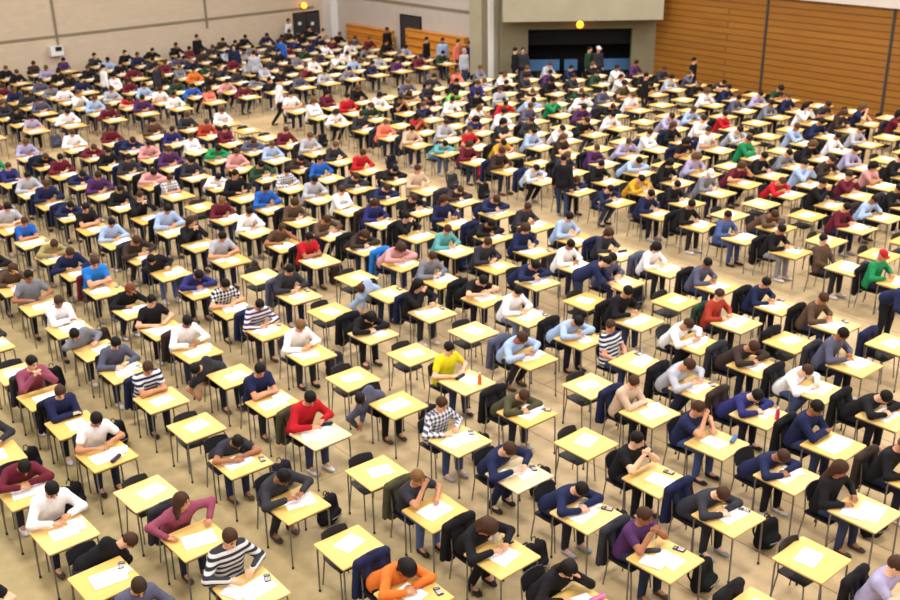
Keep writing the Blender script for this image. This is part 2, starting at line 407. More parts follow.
def build_body(p, h=.0145):
    F = Field(p.lo, p.hi, h)
    torso(F, p, -.006); arms(F, p); legs_(F, p, -.004); head(F, p)
    for i in (0, 1):
        w, d, n, sd = hand_frame(p, i)
        Rm = np.stack([sd, d, n], 1); F.ell(w+d*.05, (.041, .054, .018), .02, 0, Rm)
        F.cone(p.an[i], p.an[i]+V3(0, -.13, -.05), .035, .03, .03)
    v, q = F.net(); mb = MB(); mb.v = [tuple(x) for x in v]; mb.f = [tuple(x) for x in q]; mb.m = [0]*len(q)
    for i in (0, 1):
        w, d, n, sd = hand_frame(p, i)
        for j, (off, L) in enumerate(((.028, .070), (.009, .080), (-.010, .074), (-.027, .058))):
            b = w+d*.075+sd*off; c1 = b+d*L*.42+n*.006+sd*off*.12; c2 = c1+d*L*.33-n*L*.18; c3 = c2+d*L*.2-n*L*.26
            mb.tube([b, c1, c2, c3], [.0092, .0088, .008, .006], 6)
        b = w+d*.03+sd*.034; c1 = b+unit(sd*.8+d*.7)*.035-n*.006; c2 = c1+unit(d+sd*.15-n*.25)*.03
        mb.tube([b, c1, c2], [.0115, .010, .007], 6)
    R = p.hrot
    for e in (1, -1):
        a = len(mb.v); mb.ell((0, 0, 0), (.014, .007, .0075), 6, 1)
        mb.v[a:] = [tuple(p.H+R@(V3(*x)+V3(.032*e, -.083, .012))) for x in mb.v[a:]]
        a = len(mb.v); mb.ell((0, 0, 0), (.017, .006, .0045), 6, 1)
        mb.v[a:] = [tuple(p.H+R@(V3(*x)+V3(.033*e, -.084, .035))) for x in mb.v[a:]]
    a = len(mb.v); mb.ell((0, 0, 0), (.024, .008, .008), 6, 2)
    mb.v[a:] = [tuple(p.H+R@(V3(*x)+V3(0, -.082, -.066))) for x in mb.v[a:]]
    return shade_auto(mb.mesh('person_body', [MAT['skin'], MAT['eye'], MAT['lip']], True), 80)
def net_mesh(F, name, mat):
    v, q = F.net(); return mesh_from(name, v, q, [mat])
def build_top(p, sleeves=1.0, g=.014, h=.0165):
    F = Field(p.lo, p.hi, h); torso(F, p, g, 1.02)
    F.cone(p.P+p.x*.06, p.P-p.x*.06, .112, .112, .06, g)
    F.plane(p.P-p.s*.11, -p.s); F.plane(p.neck+p.s*.012, p.s)
    F.ell(p.neck+p.s*.045, (.066, .066, .066), cut=True)
    arms(F, p, g*.9, sleeves)
    return net_mesh(F, 'knitted_top', MAT['cloth'])
def build_trousers(p, h=.0165):
    lo = np.min([p.P, *p.kn, *p.an], 0)-V3(.25, .22, .1); hi = np.max([p.P, *p.kn, *p.an], 0)+V3(.25, .25, .22)
    F = Field(lo, hi, h); legs_(F, p, .012); F.cone(p.P, p.waist, .10, .10, .06, .006, None)
    F.plane(V3(0, 0, p.an[0][2]-.03), V3(0, 0, -1))
    return net_mesh(F, 'trousers', MAT['cloth'])
def build_shoe(p, i):
    a = p.an[i]; F = Field(a-V3(.1, .28, .1), a+V3(.1, .12, .09), .011)
    F.ell(a+V3(0, .0, -.045), (.044, .06, .042), .02); F.ell(a+V3(0, -.11, -.052), (.047, .10, .034), .04)
    F.cone(a, a+V3(0, 0, -.04), .045, .045, .02); F.plane(V3(0, 0, .004+max(0, a[2]-.10)), V3(0, 0, -1))
    return net_mesh(F, 'shoe', MAT['shoe'])
def build_hair(kind, h=.0115):
    F = Field(V3(-.2, -.19, -.45 if kind == 'long' else -.24), V3(.2, .24, .2), h)
    g = {'short': 0, 'curly': .022, 'long': .008, 'bob': .012, 'tail': .002, 'cap': .004, 'hood': .02}[kind]
    F.ell((0, .014, .028), (.086, .103, .103), 0, g)
    if kind == 'long':
        for e in (1, -1): F.cone((.062*e, .03, -.02), (.075*e, .035, -.22), .036, .028, .03)
        F.cone((0, .075, 0), (0, .085, -.30), .07, .06, .04, 0, (1.35, .6, 1))
    if kind == 'bob':
        for e in (1, -1): F.cone((.068*e, .025, -.0), (.07*e, .02, -.11), .034, .028, .03)
        F.cone((0, .07, 0), (0, .07, -.11), .075, .06, .04)
    if kind == 'tail': F.cone((0, .10, .03), (0, .15, -.12), .032, .02, .02)
    if kind == 'hood':
        F.cone((0, .05, .02), (0, .07, -.15), .1, .11, .05)
    if kind == 'cap':
        F.cone((-.05, -.09, .035), (.05, -.09, .035), .03, .03, .02, 0, (1, 1.6, .4)); F.plane((0, 0, .02), (0, .25, -1)); return net_mesh(F, 'cap', MAT['hair'])
    F.ell((0, -.085, -.045), (.070, .075, .105), cut=True)
    if kind in ('short', 'curly', 'tail'):
        F.ell((0, -.07, -.10), (.11, .10, .10), cut=True)
        if kind != 'tail': F.plane((0, .1, -.045), (0, -.3, -1))
    if kind == 'tail':
        pass
    if kind == 'hood': F.ell((0, -.1, -.03), (.07, .1, .11), cut=True)
    return net_mesh(F, 'hair', MAT['hair'])
dk = .778
POSES = dict(
    write=dict(p=Pose(24, 4, 48, -8, ((.16, -.33, dk), (-.10, -.40, dk))), say='writing'),
    write2=dict(p=Pose(30, -5, 55, 10, ((.10, -.40, dk), (-.20, -.32, dk)), legs='tuck'), say='writing'),
    upright=dict(p=Pose(14, 0, 28, 5, ((.17, -.27, dk), (-.15, -.30, dk))), say='sitting upright over the paper'),
    low=dict(p=Pose(46, 5, 62, -8, ((.06, -.50, dk), (-.10, -.53, dk)), ((1, .1, .0), (-1, .1, .0))), say='bent low over the desk'),
    low2=dict(p=Pose(40, -8, 58, 16, ((.12, -.48, dk), (-.14, -.50, dk)), ((.9, .3, -.15), (-.9, .3, -.15)), legs='tuck'), say='leaning low over the paper'),
    chin=dict(p=Pose(26, -6, 24, 12, ((.18, -.34, dk), (-.05, -.34, 1.02)), ((1, .5, -.3), (-.7, -.6, -.9))), say='resting chin on one hand'),
    temple=dict(p=Pose(34, 8, 46, -15, ((.13, -.42, 1.0), (-.14, -.40, dk)), ((.9, -.5, -.9), (-1, .4, -.3)), legs='tuck'), say='propping head on one hand'),
    hands=dict(p=Pose(22, 0, 20, 14, ((.06, -.36, 1.0), (-.06, -.36, 1.0)), ((.7, -.5, -.8), (-.7, -.5, -.8))), say='holding both hands near face'),
    folded=dict(p=Pose(22, 0, 38, -4, ((-.06, -.29, .785), (.07, -.33, .785)), ((1, .1, -.1), (-1, .1, -.1))), say='with arms folded on the desk'),
    spread=dict(p=Pose(30, 0, 4, 35, ((.31, -.34, dk), (-.31, -.36, dk)), ((1, .3, .2), (-1, .3, .2))), say='with both arms spread across the desk'),
    reach=dict(p=Pose(0, 0, 62, -38, ((-.50, -.10, .16), (-.40, .10, .22)), ((0, 1, -.2), (-1, .6, -.2)), spine=V3(-.74, -.36, .50)), say='bending down beside the desk'),
    slump=dict(p=Pose(38, -26, 52, -20, ((.05, -.34, dk), (-.32, -.22, dk)), ((.8, .6, -.2), (-1, .5, 0))), say='slumped sideways over the desk'),
    back=dict(p=Pose(-4, 3, 22, -15, ((.12, -.22, .66), (-.10, -.22, .66)), ((1, .5, -.4), (-1, .5, -.4))), say='sitting back with hands in lap'),
    stand=dict(p=Pose(2, 0, 6, 10, ((.27, -.02, .80), (-.25, -.05, .80)), ((.6, 1, 0), (-.6, 1, 0)), legs='stand'), say='standing'),
    walk=dict(p=Pose(6, 0, 14, -10, ((.26, -.20, .86), (-.25, .16, .82)), ((.6, 1, 0), (-.6, 1, 0)), legs='walk'), say='walking'),
    stoop=dict(p=Pose(58, 0, 45, 8, ((.22, -.62, .80), (-.16, -.66, .80)), ((1, .5, .2), (-1, .5, .2)), legs='stand'), say='standing bent over a desk'),
)
for k, d in POSES.items():
    p = d['p']; d['body'] = build_body(p); d['long'] = build_top(p); d['short'] = build_top(p, .55)
    d['trousers'] = build_trousers(p); d['shoe'] = [build_shoe(p, 0), build_shoe(p, 1)]
    d['head'] = Matrix([[*p.hrot[i], p.H[i]] for i in range(3)]+[[0, 0, 0, 1]])
HAIR = {k: build_hair(k) for k in ('short', 'curly', 'long', 'bob', 'tail', 'cap', 'hood')}

COLORS = dict(black=(27, 26, 30), charcoal=(50, 50, 58), navy=(32, 38, 72), grey=(118, 120, 132), pale_grey=(172, 174, 186), white=(232, 232, 238),
    light_blue=(158, 180, 218), blue=(40, 92, 178), bright_blue=(38, 118, 204), royal=(44, 46, 104), maroon=(98, 32, 48), red=(176, 30, 40), rust=(160, 58, 44), pink=(202, 148, 150),
    dusty_pink=(138, 70, 92), salmon=(222, 120, 100), purple=(76, 44, 90), lilac=(162, 156, 192), teal=(92, 158, 162), green=(32, 132, 82), dark_green=(40, 66, 50), lime=(120, 196, 84),
    olive=(74, 72, 52), brown=(88, 68, 56), dark_brown=(56, 44, 40), beige=(196, 172, 150), yellow=(214, 206, 36), mustard=(196, 150, 40), orange=(212, 112, 48), denim=(72, 90, 140), slate=(84, 86, 108), khaki=(150, 138, 92))
CNAME = dict(pale_grey='pale grey', light_blue='light blue', bright_blue='bright blue', royal='royal blue', dusty_pink='dusty pink', dark_green='dark green', dark_brown='dark brown', denim='denim blue', slate='slate grey', khaki='khaki', lime='lime green')
cn = lambda c: CNAME.get(c, c)
HAIRC = [(26, 20, 18), (34, 26, 22), (52, 36, 26), (78, 54, 36), (96, 70, 46), (24, 22, 24)]
HAIRN = dict(black=(22, 18, 18), brown=(66, 44, 32), light=(120, 86, 54), red=(110, 56, 36), grey=(150, 148, 146), white=(225, 225, 225), crimson=(176, 28, 36))
SKINS = [(222, 172, 142), (214, 160, 130), (226, 182, 152), (190, 136, 104), (160, 108, 80), (206, 150, 118)]
TROUS = [(32, 34, 50), (26, 26, 30), (42, 48, 72), (30, 30, 38), (52, 60, 90), (46, 46, 54), (36, 40, 62)]
SHOES = [(36, 34, 36), (210, 210, 214), (70, 60, 52), (150, 150, 158)]

def make_person(spec, loc, rz, label, group=None, detail=True):
    """spec: pose, colour, sleeve, pattern, hair kind, hair colour"""
    d = POSES[spec['pose']]; r = rng
    root = obj('person', None, None, None, loc, rz); tag(root, label, 'person', group)
    sc = spec.get('scale', r.uniform(.98, 1.08)); root.scale = (sc, sc, sc)
    obj('body', d['body'], root, spec.get('skin') or r.choice(SKINS))
    t = obj('shirt' if spec['sleeve'] == 'short' else 'sweater', d[spec['sleeve']], root, COLORS[spec['color']])
    if spec['pattern'] != 'plain':
        t.material_slots[0].link = 'OBJECT'; t.material_slots[0].material = MAT[spec['pattern']]
    obj('trousers', d['trousers'], root, spec.get('trousers') or r.choice(TROUS))
    sc_ = r.choice(SHOES)
    if detail:
        for i in (0, 1): obj('shoe', d['shoe'][i], root, sc_)
    hk = spec['hair']
    obj('cap' if hk == 'cap' else ('hood' if hk == 'hood' else 'hair'), HAIR[hk], root, spec['hairc'], mw=d['head'])
    return root

# ------------------------------------------------------------------ desks, chairs, things on desks
D = .69
def desk_meshes():
    out = {}
    b = MB(); b.box((0, 0, DESK_H-.013), (D, D, .026), .018); out['tabletop'] = shade_auto(b.mesh('tabletop', MAT['top']))
    b = MB(); k = D/2-.05
    for s in (-1, 1):
        b.box((0, s*k, DESK_H-.046), (2*k, .02, .038)); b.box((s*k, 0, DESK_H-.046), (.02, 2*k, .038))
    b.box((0, .02, DESK_H-.075), (2*k-.06, 2*k-.12, .01)); out['frame'] = b.mesh('desk_frame', MAT['steel'])
    for i, (sx, sy) in enumerate(((1, 1), (1, -1), (-1, 1), (-1, -1))):
        b = MB(); x, y = sx*(D/2-.035), sy*(D/2-.035)
        b.tube([(x-sx*.03, y-sy*.03, DESK_H-.04), (x-sx*.008, y-sy*.008, DESK_H-.055), (x, y, DESK_H-.10), (x+sx*.004, y+sy*.004, .02)], .0125, 8)
        b2 = MB(); b2.lathe([(.017, 0), (.018, .02), (.0135, .035)], (x+sx*.004, y+sy*.004, 0), 8); out['foot%d' % i] = b2.mesh('rubber_foot', MAT['black']); out['leg%d' % i] = shade_auto(b.mesh('desk_leg', MAT['steel']))
    return out
DM = desk_meshes()
def chair_meshes():
    out = {}
    def slab(us, vs, fn, th):
        b = MB(); n, m = len(us), len(vs); v = []; 
        for o in (0, 1):
            for u in us:
                for w in vs: v.append(fn(u, w, o*th))
        f = []
        for i in range(n-1):
            for j in range(m-1):
                a = i*m+j; f.append((a, a+m, a+m+1, a+1)); q = n*m+a; f.append((q, q+1, q+m+1, q+m))
        for i in range(n-1):
            a = i*m; f.append((a, n*m+a, n*m+a+m, a+m)); a = i*m+m-1; f.append((a, a+m, n*m+a+m, n*m+a))
        for j in range(m-1):
            f.append((j, j+1, n*m+j+1, n*m+j)); a = (n-1)*m+j; f.append((a, n*m+a, n*m+a+1, a+1))
        b.add(v, f); return b
    L = np.linspace(-1, 1, 7)
    out['seat'] = shade_auto(slab(L, L, lambda u, w, t: V3(u*(.205-.012*w*w), w*.20, .44+.012*u*u-.03*max(0, -w-.6)-.008*(1-w*w)-t), .018).mesh('seat', MAT['chair']), 50)
    out['backrest'] = shade_auto(slab(L, L, lambda u, w, t: V3(u*(.20-.02*max(0, w)**3), .215+.03*w-.035*u*u+t, .715+w*.10-.012*u*u*w), .016).mesh('backrest', MAT['chair']), 50)
    for i, s in enumerate((1, -1)):
        b = MB(); b.tube([(s*.17, -.15, .425), (s*.185, -.185, .40), (s*.20, -.215, .0)], .011, 8); out['fleg%d' % i] = shade_auto(b.mesh('chair_leg', MAT['steel']))
        b = MB(); b.tube([(s*.20, .245, .0), (s*.185, .19, .40), (s*.182, .205, .55), (s*.172, .23, .775)], .011, 8)
        b.tube([(s*.17, -.15, .422), (s*.183, .19, .42)], .010, 8); out['rleg%d' % i] = shade_auto(b.mesh('chair_rear_leg', MAT['steel']))
    return out
CM = chair_meshes()
def paper_mesh(w, h, name, t=.004, curl=.0):
    b = MB(); n = 6; v = []; f = []
    for i in range(n+1):
        u = i/n-.5
        for y in (-h/2, h/2): v.append((u*w, y, t+curl*abs(u)*2*(1 if i % n == 0 else .5)))
    for i in range(n): f.append((2*i, 2*i+2, 2*i+3, 2*i+1))
    b.add(v, f); v2 = [(x, y, 0) for x, y, z in v]; b.add(v2, [q[::-1] for q in f])
    b.add([v[0], v[1], v2[1], v2[0]], [(0, 1, 2, 3)]); b.add([v[-2], v[-1], v2[-1], v2[-2]], [(3, 2, 1, 0)])
    b.add([v[0], v[2*n], v2[2*n], v2[0]], [(3, 2, 1, 0)]); b.add([v[1], v[2*n+1], v2[2*n+1], v2[1]], [(0, 1, 2, 3)])
    return b.mesh(name, MAT['paper'])
PM = [paper_mesh(.34, .26, 'exam_paper', .005, .004), paper_mesh(.42, .30, 'exam_paper', .004, .006), paper_mesh(.26, .34, 'exam_paper', .005, .002)]
AM = [paper_mesh(.21, .297, 'answer_sheet', .003, .001), paper_mesh(.25, .2, 'answer_sheet', .003, .002)]
def calc_mesh():
    b = MB(); b.box((0, 0, .008), (.08, .155, .016), .008, 0); b.box((0, .05, .0165), (.062, .03, .002), 0, 1)
    for i in range(4):
        for j in range(4): b.box((-.026+i*.0175, -.055+j*.019, .0172), (.012, .011, .003), 0, 2)
    return b.mesh('calculator', [MAT['black'], MAT['grey'], MAT['white']])
CALC = calc_mesh()
def case_mesh():
    F = Field(V3(-.14, -.07, -.01), V3(.14, .07, .09), .008); F.cone((-.085, 0, .03), (.085, 0, .03), .034, .034, 0, 0, (1, 1, .85)); F.plane((0, 0, .002), (0, 0, -1))
    v, q = F.net(); b = MB(); b.v = [tuple(x) for x in v]; b.f = [tuple(x) for x in q]; b.m = [0]*len(q)
    b.tube([(-.09, 0, .0605), (0, 0, .0615), (.09, 0, .0605)], .003, 6, 1); return b.mesh('pencil_case', [MAT['goods'], MAT['grey']], True)
CASE = case_mesh()
def bottle():
    b = MB(); b.lathe([(.03, 0), (.033, .01), (.033, .12), (.030, .145), (.014, .175), (.013, .19)], n=14); bt = shade_auto(b.mesh('bottle', MAT['goods']))
    b = MB(); b.lathe([(.015, .188), (.016, .192), (.016, .212), (.014, .215)], n=12); return bt, shade_auto(b.mesh('bottle_cap', MAT['white']))
BOT = bottle()
def bag_meshes():
    F = Field(V3(-.26, -.24, -.02), V3(.26, .24, .56), .018)
    for sx in (-.09, .09): F.cone((sx, .02, .10), (sx*.9, .02, .36), .11, .085, .06, 0, (1, .85, 1))
    F.cone((-.07, -.10, .12), (.07, -.10, .20), .07, .06, .05); F.plane((0, 0, .004), (0, 0, -1)); body = net_mesh(F, 'backpack', MAT['cloth'])
    b = MB()
    for s in (-1, 1): b.tube([(s*.09, .09, .42), (s*.10, .17, .34), (s*.11, .16, .18), (s*.10, .09, .08)], .016, 6)
    b.tube([(-.04, .06, .445), (-.02, .07, .49), (.02, .07, .49), (.04, .06, .445)], .009, 6)
    st = shade_auto(b.mesh('strap', MAT['black'])); b = MB(); b.box((0, -.172, .17), (.20, .012, .014), .004); return body, st, b.mesh('zip', MAT['grey'])
BAG = bag_meshes()
def coat_meshes():
    """a coat hung over a chair back: yoke over the rail, two panels, limp sleeves"""
    F = Field(V3(-.36, .0, .02), V3(.36, .46, .98), .018)
    for s in (-1, 1):
        F.cone((s*.10, .235, .82), (s*.11, .30, .30), .075, .085, .06, 0, (1.2, .62, 1)); F.cone((s*.10, .24, .83), (s*.12, .17, .62), .05, .05, .05, 0, (1.2, .7, 1))
        F.cone((s*.22, .25, .80), (s*.265, .27, .34), .055, .045, .04)
    F.cone((-.2, .24, .825), (.2, .24, .825), .052, .052, .05); body = net_mesh(F, 'coat', MAT['cloth'])
    F = Field(V3(-.2, .1, .74), V3(.2, .4, 1.0), .014); F.cone((-.08, .24, .875), (.08, .24, .875), .034, .034, .03, 0, (1, .9, 1.1)); return body, net_mesh(F, 'collar', MAT['cloth'])
COAT = coat_meshes()

# ------------------------------------------------------------------ the seating plan
XS = dict(a=2.278, W=-.08, X=.09, Y=.265, Z=.44, A=.594, B=.769, C=.933, D=1.115, E=1.283, F=1.461, G=1.614, H=1.787, I=1.944, J=2.101, K=2.454, L=2.605, M=2.766, N=2.912, O=3.06, P=3.213, Q=3.367, R=3.52, S=3.674, T=3.828, U=3.981, V=4.135)
YS = {
  'A':(7,[9.52, 10.90, 12.34, 13.69, 14.93, 16.15, 17.36],1.3085,0.4700),
  'B':(6,[8.16, 9.45, 10.73, 12.20, 13.57, 14.78, 16.15, 17.32, 18.61],1.3139,0.3019),
  'C':(6,[8.04, 9.31, 10.64, 12.10, 13.44, 14.75, 16.05, 17.32, 18.60],1.3289,0.0717),
  'D':(5,[6.65, 7.98, 9.26, 10.54, 12.05, 13.30, 14.60, 15.98],1.3342,-0.0460),
  'E':(4,[5.46, 6.69, 7.90, 9.23, 10.49, 11.92, 13.37, 14.55, 15.95, 17.06],1.3108,0.1214),
  'F':(4,[5.57, 6.73, 7.94, 9.21, 10.45, 11.87, 13.38, 14.57, 15.87, 17.08],1.3005,0.2126),
  'G':(5,[6.78, 8.03, 9.23, 10.53, 11.84, 13.17, 14.43, 15.75],1.2851,0.2960),
  'H':(5,[6.70, 7.89, 9.10, 10.32, 11.66, 12.97, 14.35],1.2735,0.2385),
  'I':(6,[7.99, 9.24, 10.38, 11.80, 13.18, 14.36],1.2879,0.2130),
  'J':(6,[7.99, 9.12, 10.34, 11.72, 13.01, 14.35],1.2797,0.2119),
  'K':(8,[10.54, 11.91, 13.16, 14.34, 15.55],1.2449,0.6504),
}
def rowY(k, n):
    if k in YS:
        lo, l, a, b = YS[k]; hi = lo+len(l)-1
        if lo <= n <= hi: return l[n-lo]
        return a*hi+b+(1.34 if n <= 24 else 1.3)*(n-hi) if n > hi else a*n+b
    return 1.3*n+(.48 if k in 'WXYZ' else .08)
# wall planes
WX, LY, BX = 35.0, 47.0, 31.4          # wooden wall, brick wall, bleacher wall
G0 = V3(29.9, 32.9, 0); G1 = V3(35.0, 28.5, 0)
gd = unit(G1-G0); gn = V3(gd[1], -gd[0], 0);  gn = gn if gn@(CAMP-G0) > 0 else -gn
cells = []
for k in XS:
    for n in range(2, 36):
        if n in (25, 26) or (k == 'a' and n < 27): continue
        x, y = XS[k]*8, rowY(k, n)
        px, py, d = proj((x, y, DESK_H))
        if not (-32 < px < 930 and py < 640 and d > 0): continue
        if x > 29.6 and y > 32.2 or (x > 28.8 and 31.8 < y < 35): continue
        if (V3(x, y, 0)-G0)@gn < 1.2 and y < 34.2: continue
        if y+1.0 > LY: continue
        cells.append(dict(k=k, n=n, x=x, y=y, px=px, py=py, d=d))
FILES = 'ABCDEFGHIJ'
W_ORD = 'zeroth first second third fourth fifth sixth seventh eighth ninth tenth eleventh twelfth thirteenth fourteenth fifteenth sixteenth seventeenth eighteenth nineteenth twentieth'.split()
def ordn(i): return W_ORD[i] if i <= 20 else ('twenty-'+W_ORD[i-20] if i < 30 else 'thirty-'+(W_ORD[i-30] if i > 30 else 'th')) if i != 30 else 'thirtieth'
left_order = ['J', 'I', 'H', 'G', 'F', 'E', 'D', 'C', 'B', 'A', 'Z', 'Y', 'X', 'W']; right_order = list('KLMNOPQRSTUV')
byfile = {}
for c in sorted(cells, key=lambda c: c['n']): byfile.setdefault(c['k'], []).append(c)
for k, l in byfile.items():
    if k == 'a':
        for i, c in enumerate(l): c['where'] = f'{ordn(i+1)} desk up far file in line with aisle'
        continue
    f, side = (left_order.index(k)+1, 'left') if k in left_order else (right_order.index(k)+1, 'right')
    inside = [c for c in l if c['py'] < 606 and -8 < c['px'] < 906]
    for c in l:
        i = inside.index(c)+1 if c in inside else 0
        c['where'] = (f"{ordn(i)} desk up" if i else "cropped desk below" if c['py'] > 600 else "cropped desk at edge of")+f" {ordn(f)} file {side} of aisle"
seen = {}
for c in cells:
    n = seen[c['where']] = seen.get(c['where'], 0)+1
    if n > 1: c['where'] = c['where'].replace('cropped', 'further cropped')
CELL = {(c['k'], c['n']): c for c in cells}
E_ = 'empty'
def S(color, pose='write', hair='short', hc=None, sleeve='long', pat='plain', **kw):
    return dict(color=color, pose=pose, hair=hair, hairc=HAIRN.get(hc) or hc, sleeve=sleeve, pattern=pat, **kw)
